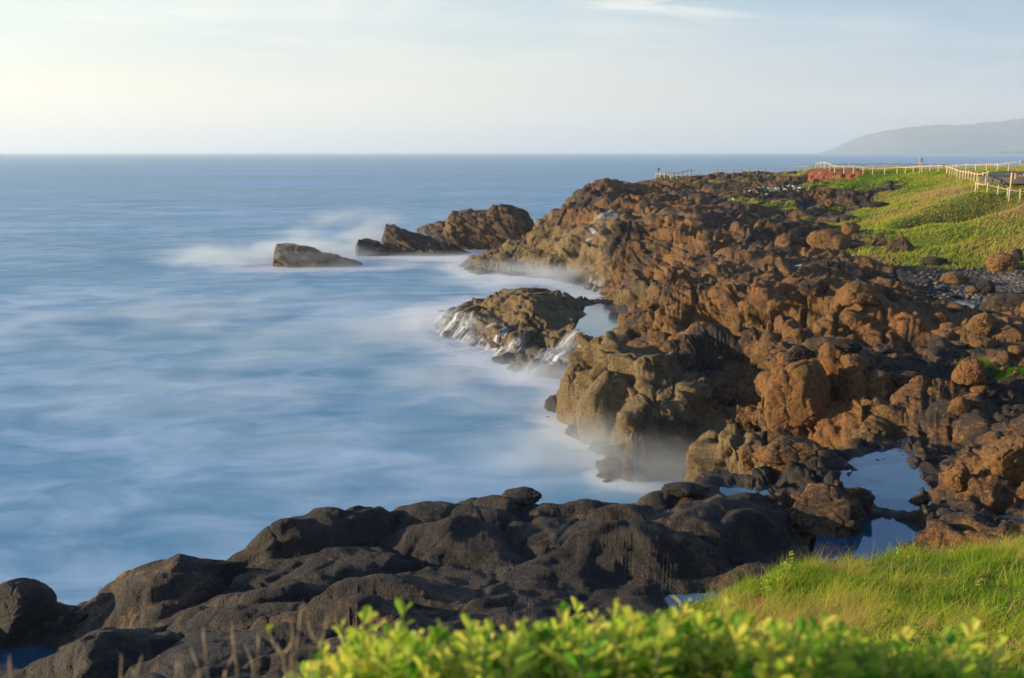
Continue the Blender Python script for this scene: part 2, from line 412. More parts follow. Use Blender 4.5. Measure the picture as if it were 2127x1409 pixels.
# pillows
def rot(x, y, a):
    c, s = math.cos(a), math.sin(a)
    return x * c + y * s, -x * s + y * c
pxr, pyr = rot(wx, wy, R(12))
f1, f2, r1, r2, r3, ox, oy = voro2(pxr / 3.3, pyr / 1.7, 101)
e = np.clip((f2 - f1) / 0.75, 0, 1)
fus = 0.30 + 0.70 * sstep(-0.25, 0.25, fbm2(X * 0.30, Y * 0.45, 171, 2))
pil = 0.52 * fus * e ** 0.5 + (0.75 * (r1 - 0.5) + (r2 - 0.5) * ox * 0.9 + (r3 - 0.5) * oy * 0.7 - 0.25 * ox) * e ** 0.7 - 0.16 * fus * np.exp(-(e / 0.10) ** 2)
f1, f2, q1, q2, q3, ox2, oy2 = voro2(pxr / 1.35 + 7.7, pyr / 0.85, 131)
e2 = np.clip((f2 - f1) / 0.7, 0, 1)
pil2 = (0.16 + 0.14 * (q1 - 0.5)) * e2 ** 0.6
pmask = sstep(-0.25, 0.35, fbm2(X * 0.25, Y * 0.25, 77, 2))
def zm(a): return a - a[(HB > 0.3) & (HB < 9)].mean()
pil = zm(pil * 0.95 + pil2 * pmask) + 0.05 * fbm2(X * 1.1, Y * 1.1, 5, 4)
# blocks at three sizes
def blocks(sx, sy, a, seed, crack, tilt, amp, dome, lean=0.0):
    """slabs: each cell is a plane of its own, tipped up towards the sea, parted by cracks"""
    bx, by = rot(wx, wy, a)
    f1, f2, r1, r2, r3, ox, oy = voro2(bx / sx, by / sy, seed)
    ed = np.clip((f2 - f1) / crack, 0, 1)
    top = amp * (r1 - 0.5) * 2 + ox * sx * (tilt * (r2 - 0.5) - lean) + oy * sy * tilt * (r3 - 0.5)
    return top * ed ** 0.6 + dome * (ed ** 0.5 - 0.8 * np.exp(-(ed / 0.3) ** 2)), ed
b1, e1 = blocks(5.4, 3.0, R(-18), 201, 0.18, 0.22, 0.24, 0.30, 0.11)
b2, e2b = blocks(2.7, 1.6, R(-25), 231, 0.20, 0.30, 0.14, 0.19, 0.14)
b3, e3b = blocks(0.8, 0.55, R(-10), 261, 0.3, 0.4, 0.05, 0.07, 0.1)
wkn = WK ** 1.6; wkn /= wkn.sum(-1, keepdims=True)
# strata ledges in the blocky and tidal rock
_ln = 0.7 * fbm2(X * 0.16, Y * 0.16, 701, 3); _q = (HB + _ln) / 1.15; _fl = np.floor(_q)
_led = 1.15 * (_fl + sstep(0.28, 0.72, _q - _fl)) - _ln
HB = HB + (_led - HB) * 0.75 * np.clip(wkn[..., 1] + wkn[..., 2] + 0.5 * wkn[..., 3], 0, 1) * sstep(0.1, 0.8, HB)
_gx = np.gradient(HB, axis=1) / (np.hypot(np.gradient(X, axis=1), np.gradient(Y, axis=1)) + 1e-6)
_gy = np.gradient(HB, axis=0) / (np.hypot(np.gradient(X, axis=0), np.gradient(Y, axis=0)) + 1e-6)
calm = 1 - 0.95 * sstep(0.45, 1.2, np.hypot(_gx, _gy))
b2 = 1.15 * b2 * (0.1 + 0.9 * calm); b3 = 0.55 * b3 * calm; b1 = b1 * (0.25 + 0.75 * calm)
bm = sstep(-0.3, 0.3, fbm2(X * 0.18, Y * 0.18, 88, 2))
blk = zm(b1) + zm(b2) * (0.5 + 0.5 * bm) + zm(b3) * (1 - 0.6 * bm) + 0.12 * fbm2(X * 0.9, Y * 0.9, 9, 5)
tid = 0.55 * zm(b1) + 0.4 * zm(b2) + 0.10 * fbm2(X * 0.8, Y * 0.8, 19, 5)
far1, ef = blocks(6.0, 3.2, R(-14), 301, 0.25, 0.16, 0.28, 0.25, 0.06)
pla = 0.6 * zm(far1) + 0.4 * zm(b2) + 0.4 * zm(b3) + 0.18 * fbm2(X * 0.5, Y * 0.5, 29, 5)
gra = 0.22 * fbm2(X * 0.3, Y * 0.3, 39, 4) + 0.07 * fbm2(X * 1.6, Y * 1.6, 49, 3)
cob = 0.12 * fbm2(X * 0.4, Y * 0.4, 59, 3) + 0.25 * np.clip(b2, 0, 9) * sstep(0.1, 0.4, fbm2(X * 0.25, Y * 0.25, 63, 2))
DET = wkn[..., 0] * pil + wkn[..., 1] * blk + wkn[..., 2] * tid + wkn[..., 3] * pla + wkn[..., 4] * gra + wkn[..., 5] * cob
DET *= np.clip(np.hypot(X, Y) / 8.0, 0.25, 1)
DET *= 0.25 + 0.75 * sstep(-0.6, 1.2, HB)
H = HB + DET
H = np.where(HB < 0, np.minimum(H, 0.35 * HB + 0.30 * DET), H)

def trough(a, b, depth, w, bank):
    global H
    ax, ay = (a[0] - CX) / FPX * a[1], a[1]; bx, by = (b[0] - CX) / FPX * b[1], b[1]
    ex, ey = bx - ax, by - ay; L2 = ex * ex + ey * ey
    t = ((X - ax) * ex + (Y - ay) * ey) / L2; dd = ((X - ax) * ey - (Y - ay) * ex) / math.sqrt(L2) + 0.5 * fbm2(X * 0.3, Y * 0.3, 951, 2)
    g = sstep(-0.25, 0.15, t) * sstep(1.25, 0.85, t)
    H = H - g * depth * np.exp(-(dd / w) ** 2) + g * bank * np.exp(-((dd + 2.0 * w) / (1.3 * w)) ** 2)
trough((1880, 74.5), (2075, 76.2), 1.8, 1.4, 0.4)
trough((1840, 70), (1960, 66.5), 0.35, 1.0, 0.15)
# ---- pools: carve beds below their water level
def poly_mask(poly, soft):
    """signed distance based soft mask of a world polygon (positive inside)"""
    P_ = np.array(poly); n = len(P_)
    x0, y0 = P_.min(0) - 3; x1, y1 = P_.max(0) + 3
    sel = (X > x0) & (X < x1) & (Y > y0) & (Y < y1)
    xs, ys = X[sel], Y[sel]
    ins = np.zeros(xs.shape, bool); dm = np.full(xs.shape, 9e9)
    for i in range(n):
        ax, ay = P_[i]; bx, by = P_[(i + 1) % n]
        ex, ey = bx - ax, by - ay
        t = np.clip(((xs - ax) * ex + (ys - ay) * ey) / (ex * ex + ey * ey + 1e-9), 0, 1)
        dm = np.minimum(dm, np.hypot(xs - ax - t * ex, ys - ay - t * ey))
        cr = ((ay > ys) != (by > ys)) & (xs < (bx - ax) * (ys - ay) / (by - ay + 1e-12) + ax)
        ins ^= cr
    sdv = np.where(ins, dm, -dm)
    m = np.full(X.shape, -9.0, np.float32); m[sel] = sdv
    return m
POOLS = []
def pool(poly_px, z, depth=0.22, rough=0.16, name='tide_pool', rw=1.7):
    poly = [at_z(a, b, z) for a, b in poly_px]
    m = poly_mask(poly, 0.3)
    nz = fbm2(X * 1.3, Y * 1.3, 400 + len(POOLS), 4)
    t = sstep(-0.55, 0.25, m + 0.25 * nz)
    global H
    bed = z - depth + rough * 1.6 * np.clip(nz, -1, 1) + 0.10 * (e3b - 0.7)
    H = H * (1 - t) + np.minimum(H, bed) * t
    # keep the bank just above the water
    ring = sstep(-rw, -0.45, m + 0.15 * nz) * (1 - t)
    H = np.where(ring > 0, np.maximum(H, (z + 0.10 + 0.12 * np.abs(nz)) * ring + H * (1 - ring)), H)
    xs = [p[0] for p in poly]; ys = [p[1] for p in poly]
    POOLS.append((name, z, poly))
pool(((1800, 940), (1885, 918), (1885, 945), (1900, 978), (1878, 1012), (1905, 1040), (1880, 1070), (1815, 1080), (1800, 1040), (1755, 1003), (1800, 990)), 3.1, 0.15, 0.22)
pool(((1765, 1092), (1870, 1090), (1895, 1105), (1840, 1140), (1760, 1190), (1690, 1195), (1735, 1150), (1730, 1120)), 3.1, 0.15, 0.20)
pool(((1222, 640), (1260, 630), (1330, 640), (1340, 668), (1300, 692), (1240, 700), (1205, 680)), 1.42, 0.25, 0.1)
pool(((-60, 1352), (60, 1345), (115, 1358), (60, 1395), (-60, 1405)), 2.4, 0.25, 0.12, rw=1.0)
pool(((1410, 1245), (1500, 1240), (1500, 1256), (1400, 1262)), 3.45, 0.2, 0.1)
pool(((1490, 1010), (1560, 1012), (1580, 1040), (1510, 1045)), 3.05, 0.15, 0.16)
pool(((2040, 1090), (2127, 1060), (2140, 1075), (2050, 1102)), 3.55, 0.15, 0.1)
pool(((1985, 618), (2060, 630), (2090, 640), (2040, 642), (1975, 630)), 3.55, 0.15, 0.1)
pool(((1640, 548), (1690, 545), (1690, 556), (1640, 560)), 4.3, 0.2, 0.1)
pool(((1660, 428), (1700, 426), (1700, 432), (1662, 436)), 6.3, 0.2, 0.1)

# ---- normals and 3-D displacement so that steep faces break up too
def grid_normals(VX, VY, VZ):
    ax, ay, az_ = np.gradient(VX, axis=0), np.gradient(VY, axis=0), np.gradient(VZ, axis=0)
    bx, by, bz = np.gradient(VX, axis=1), np.gradient(VY, axis=1), np.gradient(VZ, axis=1)
    nx = by * az_ - bz * ay; ny = bz * ax - bx * az_; nz = bx * ay - by * ax
    l = np.sqrt(nx * nx + ny * ny + nz * nz) + 1e-9
    s = np.sign(nz + 1e-9)
    return nx / l * s, ny / l * s, nz / l * s
H = box(box(H, 1, 1), 1, 1)
_rn = grid_normals(X, Y, H)[2]
_bl = box(np.clip(sstep(0.88, 0.5, _rn) * (1 - wkn[..., 4]), 0, 1), 2, 2)
_bl = np.clip(_bl + 0.5 * wkn[..., 0] * sstep(0.95, 0.7, _rn), 0, 1)
H = H * (1 - _bl) + box(box(H, 3, 3), 3, 3) * _bl
Hs = box(box(H, 6, 4), 6, 4)
nx, ny, nz = grid_normals(X, Y, Hs)
rock = 1 - np.clip(wkn[..., 4] + wkn[..., 5] * 0.8, 0, 1)
steep = sstep(0.93, 0.55, nz) * (1 - 0.7 * wkn[..., 0])
def slab3(sc, seed, crack):
    tx = X / sc + 0.35 * H / sc + 3 + 0.25 * fbm3(X / sc, Y / sc, H / sc, seed + 7, 2); ty = Y / sc * 1.1; tz = H / (0.62 * sc) + 0.3 * X / sc
    f1, f2, rr = voro3(tx, ty, tz, seed)
    e = np.clip((f2 - f1) / crack, 0, 1)
    return (rr - 0.5) * e ** 0.7, e
def facet3(sc, seed, tilt, lim, crack):
    wx3 = 0.22 * fbm3(X / sc, Y / sc, H / sc, seed + 7, 2)
    tx = X / (1.55 * sc) + wx3 + 3; ty = Y / sc + 0.25 * X / sc + 0.7 * wx3; tz = H / (0.75 * sc)
    fx = np.floor(tx).astype(np.int32); fy = np.floor(ty).astype(np.int32); fz = np.floor(tz).astype(np.int32)
    f1 = np.full(tx.shape, 9.0, np.float32); f2 = f1.copy(); ga = np.zeros(tx.shape, np.float32)
    for dx in (-1, 0, 1):
        for dy in (-1, 0, 1):
            for dz in (-1, 0, 1):
                ix = fx + dx; iy = fy + dy; iz = fz + dz
                h1 = h01(ix, iy, iz, seed); h2 = h01(ix, iy, iz, seed + 1); h3 = h01(ix, iy, iz, seed + 2)
                px = tx - (ix + 0.05 + 0.9 * h1); py = ty - (iy + 0.05 + 0.9 * h2); pz_ = tz - (iz + 0.05 + 0.9 * h3)
                d = np.sqrt(px * px + py * py + pz_ * pz_).astype(np.float32)
                m = d < f1
                f2 = np.where(m, f1, np.minimum(f2, d)); f1 = np.where(m, d, f1)
                h4 = (h1 * 7.31) % 1 - 0.5; h5 = (h2 * 5.77) % 1 - 0.5; h6 = (h3 * 9.13) % 1 - 0.5
                g = sc * (1.55 * px * (nx + tilt * h4 * 2) + py * (ny + tilt * h5 * 2) + 0.75 * pz_ * (nz + tilt * h6))
                ga = np.where(m, g, ga)
    e = np.clip((f2 - f1) / crack, 0, 1)
    return -np.clip(ga, -lim, lim) * e * e * (3 - 2 * e), e
g1_, ge1_ = facet3(2.4, 811, 0.45, 0.6, 0.13); g2_, ge2_ = facet3(1.1, 831, 0.5, 0.28, 0.16)
hard = rock * (1 - 0.72 * wkn[..., 0])
s1_, c1_ = slab3(2.3, 501, 0.20); s2_, c2_ = slab3(0.95, 551, 0.25)
dsp = hard * ((0.22 + 0.38 * steep) * g1_ + (0.16 + 0.26 * steep) * g2_ - 0.10 * np.exp(-(ge1_ / 0.35) ** 2) * np.clip(np.hypot(X, Y) / 32, 0.4, 1.2))
dsp += steep * rock * (0.22 * s1_ + 0.06 * c1_ - 0.20 * np.exp(-(c1_ / 0.3) ** 2) + 0.12 * s2_ - 0.06 * np.exp(-(c2_ / 0.3) ** 2))
dsp += steep * rock * 0.18 * fbm3(X * 0.5, Y * 0.5, H * 0.8 + 0.2 * X, 540, 3)
s3_, c3_ = slab3(0.8, 571, 0.3)
nb = np.clip(wkn[..., 1] + wkn[..., 2] + wkn[..., 3], 0, 1) * sstep(-0.35, 0.25, fbm2(X * 0.3, Y * 0.3, 577, 2))
dsp += (1 - steep) * nb * (0.0 * s3_ - 0.06 * np.exp(-(c3_ / 0.25) ** 2))
s4_, c4_ = slab3(2.3, 591, 0.10)
dsp -= rock * (1 - 0.75 * wkn[..., 0]) * 0.16 * np.exp(-(c4_ / 0.35) ** 2) * np.clip(np.hypot(X, Y) / 30, 0.3, 1)
# joint sets: long straight cracks through the rock
for (ja, jb, jc), jsp, jsd, jw in (((0.82, 0.30, 0.48), 2.3, 661, 0.055), ((-0.50, 0.72, 0.48), 3.1, 671, 0.045), ((0.25, -0.2, 0.95), 1.7, 681, 0.04), ((0.9, -0.42, 0.1), 2.0, 691, 0.05)):
    ju = (X * ja + Y * jb + H * jc) / jsp + 0.22 * fbm3(X * 0.5, Y * 0.5, H * 0.5, jsd, 3)
    jf = np.abs(ju - np.floor(ju) - 0.5)
    jm = sstep(-0.12, 0.12, fbm2(X * 0.33 + 7, Y * 0.33, jsd + 5, 2)) * (1 - 0.6 * wkn[..., 0])
    jr = h01(np.floor(ju + 0.5).astype(np.int32), np.zeros(X.shape, np.int32), np.zeros(X.shape, np.int32), jsd) - 0.5
    dsp += rock * jm * (-0.20 * np.exp(-(jf / jw) ** 2) + 0.22 * jr * sstep(0, 0.10, jf)) * np.clip(np.hypot(X, Y) / 32, 0.35, 1.2)
dsp += rock * 0.055 * fbm3(X * 2.2, Y * 2.2, H * 2.2, 520, 4) * np.clip(np.hypot(X, Y) / 10, 0, 1)
VX = X + nx * dsp; VY = Y + ny * dsp; VZ = H + nz * dsp

def hit(px, py, dmax=170.0):
    """where the sight line through a photograph pixel first meets the ground"""
    dx, dy, dz = ray(px, py)
    t = np.exp(np.linspace(math.log(2.0), math.log(dmax), 6000))
    x = dx * t; y = dy * t; z = CAM_Z + dz * t
    g = grid_sample(H, x, y)
    b = np.nonzero(z < np.maximum(g, 0.0))[0]
    i = b[0] if len(b) else len(t) - 1
    return float(x[i]), float(y[i]), float(g[i])
def ground(x, y):
    return float(grid_sample(H, np.array([x]), np.array([y]))[0])

# ------------------------------------------------------------------ mesh helpers
def link(o, parent=None, **props):
    COL.objects.link(o)
    if parent is not None: o.parent = parent
    for a, b in props.items(): o[a] = b
    return o
def np_mesh(name, verts, faces, smooth=True):
    """verts (n,3), faces (m,k) one polygon size"""
    me = bpy.data.meshes.new(name)
    verts = np.ascontiguousarray(verts, np.float32); faces = np.ascontiguousarray(faces, np.int32)
    me.vertices.add(len(verts)); me.vertices.foreach_set('co', verts.ravel())
    kk = faces.shape[1]
    me.loops.add(faces.size); me.loops.foreach_set('vertex_index', faces.ravel())
    me.polygons.add(len(faces))
    me.polygons.foreach_set('loop_start', np.arange(len(faces), dtype=np.int32) * kk)
    me.polygons.foreach_set('loop_total', np.full(len(faces), kk, np.int32))
    me.polygons.foreach_set('use_smooth', np.full(len(faces), smooth, bool))
    me.update(calc_edges=True)
    return me
def set_attr(me, name, vals):
    a = me.attributes.new(name, 'FLOAT', 'POINT')
    a.data.foreach_set('value', np.ascontiguousarray(vals, np.float32).ravel())
def mobj(name, me, mat, parent=None, **props):
    o = bpy.data.objects.new(name, me)
    if mat: me.materials.append(mat)
    return link(o, parent, **props)
class MB:
    """collects polygons into one mesh"""
    def __init__(self): self.v = []; self.f = []
    def add(self, vs, fs):
        b = len(self.v); self.v += [tuple(p) for p in vs]; self.f += [tuple(i + b for i in f) for f in fs]
    def box(self, c, s, rz=0.0, taper=1.0):
        hx, hy, hz = s[0] / 2, s[1] / 2, s[2] / 2; vs = []
        for z, t in ((-hz, 1), (hz, taper)):
            for x, y in ((-hx, -hy), (hx, -hy), (hx, hy), (-hx, hy)):
                x *= t; y *= t
                vs.append((c[0] + x * math.cos(rz) - y * math.sin(rz), c[1] + x * math.sin(rz) + y * math.cos(rz), c[2] + z))
        self.add(vs, [(3, 2, 1, 0), (4, 5, 6, 7), (0, 1, 5, 4), (1, 2, 6, 5), (2, 3, 7, 6), (3, 0, 4, 7)])
    def tube(self, pts, rad, n=6):
        pts = [Vector(p) for p in pts]
        rad = rad if isinstance(rad, (list, tuple)) else [rad] * len(pts)
        b = len(self.v)
        for i, p in enumerate(pts):
            d = (pts[min(i + 1, len(pts) - 1)] - pts[max(i - 1, 0)]).normalized()
            u = d.cross(Vector((0.3, 0.2, 1)) if abs(d.z) < 0.9 else Vector((1, 0.1, 0))).normalized(); w = d.cross(u)
            for q in range(n):
                a = 2 * math.pi * q / n
                self.v.append(tuple(p + (u * math.cos(a) + w * math.sin(a)) * rad[i]))
        for i in range(len(pts) - 1):
            for q in range(n):
                self.f.append((b + i * n + q, b + i * n + (q + 1) % n, b + (i + 1) * n + (q + 1) % n, b + (i + 1) * n + q))
        self.f.append(tuple(b + q for q in range(n))[::-1]); self.f.append(tuple(b + (len(pts) - 1) * n + q for q in range(n)))
    def build(self, name, mat, parent=None, smooth=False, **props):
        me = bpy.data.meshes.new(name); me.from_pydata(self.v, [], self.f)
        if smooth: me.polygons.foreach_set('use_smooth', [True] * len(me.polygons))
        me.update()
        return mobj(name, me, mat, parent, **props)

# ------------------------------------------------------------------ rock material
def rock_material(name, use_attr=True, rust=0.6, wet=0.0, tan=0.0):
    m, k, out = new_mat(name)
    geo = k.n('ShaderNodeNewGeometry'); pos = geo.outputs['Position']
    A = (lambda nm, dv: k.attr(nm)) if use_attr else (lambda nm, dv: dv)
    n_big = k.noise(pos, 0.35, 4, 0.6); n_mid = k.noise(pos, 1.6, 6, 0.62); n_fin = k.noise(pos, 9.0, 6, 0.65); n_grit = k.noise(pos, 34.0, 4, 0.75); n_pit = k.noise(pos, 17.0, 3, 0.6)
    base = k.mix(k.rng(n_mid, 0.3, 0.7), (0.014, 0.015, 0.019), (0.052, 0.047, 0.045))
    rustc = k.mix(k.rng(n_fin, 0.3, 0.72), (0.15, 0.058, 0.020), (0.50, 0.225, 0.058))
    rustc = k.mix(k.rng(n_big, 0.35, 0.65), rustc, k.mix(k.rng(n_fin, 0.3, 0.7), (0.15, 0.080, 0.026), (0.36, 0.205, 0.066)))
    f = k.math('ADD', A('rust', rust), k.math('MULTIPLY', k.math('SUBTRACT', k.math('ADD', n_mid, n_fin), 1.0), 1.1))
    col = k.mix(k.rng(f, 0.25, 0.75, 0, 1, True), base, rustc)
    tanc = k.mix(k.rng(n_fin, 0.3, 0.7), (0.13, 0.092, 0.046), (0.42, 0.295, 0.13))
    ft = k.math('ADD', A('tan', tan), k.math('MULTIPLY', k.math('SUBTRACT', n_mid, 0.5), 0.9))
    col = k.mix(k.rng(ft, 0.3, 0.8, 0, 1, True), col, tanc)
    col = k.mix(k.rng(A('wet', wet), 0, 1, 0, 0.55), col, k.mix(0.5, col, (0.012, 0.014, 0.016)))
    # mineral specks and pits
    col = k.mix(k.rng(n_grit, 0.38, 0.62), k.mix(0.55, col, (0.008, 0.007, 0.007)), k.mix(0.09, col, (0.40, 0.30, 0.22)))
    col = k.mix(k.rng(n_pit, 0.32, 0.42, 0.45, 0.0, True), col, (0.006, 0.006, 0.006))
    if use_attr:
        g = k.attr('grass'); 
        gf = k.rng(k.math('ADD', g, k.math('MULTIPLY', k.math('SUBTRACT', k.math('ADD', n_mid, n_fin), 1.0), 0.8)), 0.4, 0.6, 0, 1, True)
        gc = k.mix(k.rng(n_mid, 0.3, 0.7), (0.055, 0.085, 0.014), (0.14, 0.15, 0.03))
        gc = k.mix(k.rng(n_fin, 0.55, 0.75), gc, (0.16, 0.11, 0.045))
        col = k.mix(gf, col, gc)
        so_ = k.rng(k.math('ADD', k.attr('soil'), k.math('MULTIPLY', k.math('SUBTRACT', n_fin, 0.5), 0.7)), 0.35, 0.65, 0, 1, True)
        col = k.mix(so_, col, k.mix(n_fin, (0.28, 0.085, 0.03), (0.46, 0.17, 0.07)))
        rd = k.attr('road')
        col = k.mix(k.rng(rd, 0.45, 0.55), col, (0.05, 0.052, 0.056))
    bs = k.n('ShaderNodeBsdfPrincipled')
    k.put(bs.inputs['Base Color'], col)
    k.put(bs.inputs['Roughness'], k.math('SUBTRACT', 0.92, k.math('MULTIPLY', A('wet', wet), k.rng(n_mid, 0.35, 0.65, 0.25, 0.55))))
    bs.inputs['Specular IOR Level'].default_value = 0.35
    hgt = k.math('ADD', k.math('MULTIPLY', n_mid, 0.5), k.math('ADD', k.math('MULTIPLY', n_fin, 0.34), k.math('ADD', k.math('MULTIPLY', n_grit, 0.17), k.math('MULTIPLY', n_pit, 0.16))))
    bp = k.n('ShaderNodeBump'); k.put(bp.inputs['Height'], hgt)
    bp.inputs['Strength'].default_value = 1.0; bp.inputs['Distance'].default_value = 0.30
    k.put(bs.inputs['Normal'], bp.outputs[0]); k.put(out.inputs[0], bs.outputs[0])
    return m
M_ROCK = rock_material('shore_rock')

# ------------------------------------------------------------------ zones on the terrain
rr_ = np.hypot(X, Y)
zone_n = fbm2(X * 0.12, Y * 0.12, 601, 3)
rust_a = wkn[..., 1] * 0.54 + wkn[..., 0] * 0.24 + wkn[..., 3] * 0.46 + wkn[..., 2] * 0.25 + 0.25 * zone_n
rust_a += 0.45 * fbm2(X * 0.35, Y * 0.35, 603, 3) * (1 - 0.5 * wkn[..., 0])
tan_a = wkn[..., 2] * 0.75 * sstep(0.0, 0.8, H) + 0.15 * steep * wkn[..., 1]
wet_a = sstep(2.4, 0.2, H) * (0.6 + 0.4 * wkn[..., 2]) + 0.40 * wkn[..., 0]
for nm, zl, poly in POOLS:
    mm = poly_mask(poly, 1)
    wet_a = np.maximum(wet_a, sstep(-0.9, 0.0, mm) * sstep(zl + 0.35, zl + 0.05, H))
grass_a = wkn[..., 4] * 1.0 + wkn[..., 3] * (0.34 + 0.5 * fbm2(X * 0.10, Y * 0.16, 611, 4))
grass_a *= sstep(0.55, 0.8, nz)
PXT = CX + X / np.maximum(Y, .1) * FPX
soil_a = sstep(1655, 1680, PXT) * sstep(1800, 1755, PXT) * sstep(109.2, 110.5, Y) * sstep(116.5, 115.0, Y)
soil_a += sstep(1560, 1585, PXT) * sstep(1655, 1625, PXT) * sstep(12.2, 12.6, Y) * sstep(14.2, 13.4, Y) * 0.7
soil_a += 0.75 * sstep(0.25, 0.5, fbm2(X * 0.22, Y * 0.22, 641, 3)) * wkn[..., 4] * (Y > 50) * sstep(0.9, 0.75, nz)
grass_a = grass_a * (1 - np.clip(soil_a, 0, 1)); road_a = np.zeros_like(X)

# terrain mesh, without the parts far under water
verts = np.stack([VX, VY, VZ], -1).reshape(-1, 3)
nj = len(ang)
ii = (np.arange(NR - 1)[:, None] * nj + np.arange(nj - 1)[None]).ravel()
quads = np.stack([ii, ii + nj, ii + nj + 1, ii + 1], -1)[:, ::-1]
zmax = VZ.reshape(-1)[quads].max(1)
quads = quads[zmax > -0.9]
used = np.zeros(len(verts), bool); used[quads.ravel()] = True
remap = np.cumsum(used) - 1
terr = np_mesh('terrain', verts[used], remap[quads])
for nm, A_ in (('rust', rust_a), ('tan', tan_a), ('wet', wet_a), ('grass', grass_a), ('soil', soil_a), ('road', road_a)):
    set_attr(terr, nm, A_.reshape(-1)[used])
mobj('terrain', terr, M_ROCK, kind='structure')

# ------------------------------------------------------------------ sea
def sea_mesh():
    a = np.radians(np.linspace(-75, 75, 420)); l = np.linspace(math.log(4.0), math.log(18000.0), 520)
    x = np.exp(l)[:, None] * np.sin(a)[None]; y = np.exp(l)[:, None] * np.cos(a)[None]
    cbh, _ = base_height(x[::4, ::3], y[::4, ::3])
    hb = np.empty_like(x)
    t = np.empty((x.shape[0], cbh.shape[1]))
    for q in range(cbh.shape[1]): t[:, q] = np.interp(np.arange(x.shape[0]), np.arange(0, x.shape[0], 4), cbh[:, q])
    for q in range(x.shape[0]): hb[q] = np.interp(np.arange(x.shape[1]), np.arange(0, x.shape[1], 3), t[q])
    foam = sstep(-2.6, -0.1, hb) * (np.hypot(x, y) < 150)
    return x, y, foam
sx, sy, sfoam = sea_mesh()
ROCK_SPOTS = [at_z(660, 552, 0), at_z(870, 527, 0), at_z(1010, 520, 0)]
for (qx, qy), rad in zip(ROCK_SPOTS, (6.5, 8.5, 9.0)):
    d = np.hypot((sx - qx) / 1.7, sy - qy)
    sfoam = np.maximum(sfoam, 0.9 * sstep(rad * 1.5, rad * 0.5, d))
n0, n1 = sx.shape
ii = (np.arange(n0 - 1)[:, None] * n1 + np.arange(n1 - 1)[None]).ravel()
sq = np.stack([ii, ii + 1, ii + n1 + 1, ii + n1], -1)
sea = np_mesh('sea', np.stack([sx, sy, np.zeros_like(sx)], -1).reshape(-1, 3), sq)
set_attr(sea, 'foam', sfoam)
m, k, out = new_mat('sea_water')
geo = k.n('ShaderNodeNewGeometry'); pos = geo.outputs['Position']
n1_ = k.noise(k.mapping(pos, (0.05, 0.085, 1), (0, 0, R(-12))), 1.0, 6, 0.55, 0.4)
n2_ = k.noise(k.mapping(pos, (0.24, 0.42, 1), (0, 0, R(-16))), 1.0, 7, 0.6, 0.6)
n3_ = k.noise(k.mapping(pos, (0.004, 0.016, 1), (0, 0, 0)), 1.0, 5, 0.55)
pl_ = k.n('ShaderNodeVectorMath', operation='LENGTH'); k.put(pl_.inputs[0], pos)
calm_ = k.rng(pl_.outputs['Value'], 70, 420, 1.0, 0.15)
veilf = k.math('ADD', k.math('MULTIPLY', n1_, 0.5), k.math('MULTIPLY', n2_, 0.5))
veilf = k.math('ADD', 0.47, k.math('MULTIPLY', k.math('SUBTRACT', veilf, 0.5), calm_))
col = k.mix(k.rng(veilf, 0.34, 0.66, 0, 1, True), (0.09, 0.29, 0.52), (0.48, 0.68, 0.92))
col = k.mix(k.rng(n3_, 0.35, 0.65, 0, 0.6), col, (0.17, 0.34, 0.38))
ff = k.math('ADD', k.attr('foam'), k.math('MULTIPLY', k.math('SUBTRACT', n2_, 0.5), 1.3))
col = k.mix(k.rng(ff, 0.22, 0.95, 0, 0.95, True), col, (0.70, 0.75, 0.82))
bs = k.n('ShaderNodeBsdfPrincipled')
k.put(bs.inputs['Base Color'], col)
bs.inputs['Roughness'].default_value = 0.5
bs.inputs['IOR'].default_value = 1.33
bp = k.n('ShaderNodeBump'); k.put(bp.inputs['Height'], k.noise(k.mapping(pos, (0.25, 0.6, 1), (0, 0, R(-12))), 1.0, 5, 0.6))
bp.inputs['Strength'].default_value = 0.10; bp.inputs['Distance'].default_value = 0.4
k.put(bs.inputs['Normal'], bp.outputs[0]); k.put(out.inputs[0], bs.outputs[0])
M_SEA = m
mobj('sea', sea, M_SEA, kind='structure')

# ------------------------------------------------------------------ pools
m, k, out = new_mat('pool_water')
geo = k.n('ShaderNodeNewGeometry'); pos = geo.outputs['Position']
bs = k.n('ShaderNodeBsdfPrincipled')
bs.inputs['Base Color'].default_value = (0.02, 0.085, 0.15, 1)
bs.inputs['Roughness'].default_value = 0.06
bs.inputs['IOR'].default_value = 2.0
bs.inputs['Specular IOR Level'].default_value = 0.9
bp = k.n('ShaderNodeBump'); k.put(bp.inputs['Height'], k.noise(pos, 2.2, 3, 0.5)); bp.inputs['Strength'].default_value = 0.05; bp.inputs['Distance'].default_value = 0.1
k.put(bs.inputs['Normal'], bp.outputs[0]); k.put(out.inputs[0], bs.outputs[0])
M_POOL = m
def hull(pts):
    pts = sorted(set(map(tuple, pts)))
    def half(ps):
        h = []
        for p in ps:
            while len(h) > 1 and (h[-1][0] - h[-2][0]) * (p[1] - h[-2][1]) - (h[-1][1] - h[-2][1]) * (p[0] - h[-2][0]) <= 0: h.pop()
            h.append(p)
        return h[:-1]
    return half(pts) + half(pts[::-1])
for q, (nm, zl, poly) in enumerate(POOLS):
    if q == 1: continue
    hp = np.array(hull(poly + (POOLS[1][2] if q == 0 else []))); c = hp.mean(0)
    d = hp - c; L = np.hypot(d[:, 0], d[:, 1])[:, None]
    big = c + d * (1 + 0.55 / L)
    mb = MB(); mb.add([(p[0], p[1], zl) for p in big], [tuple(range(len(big)))])
    o = mb.build('tide_pool', M_POOL, kind='structure')
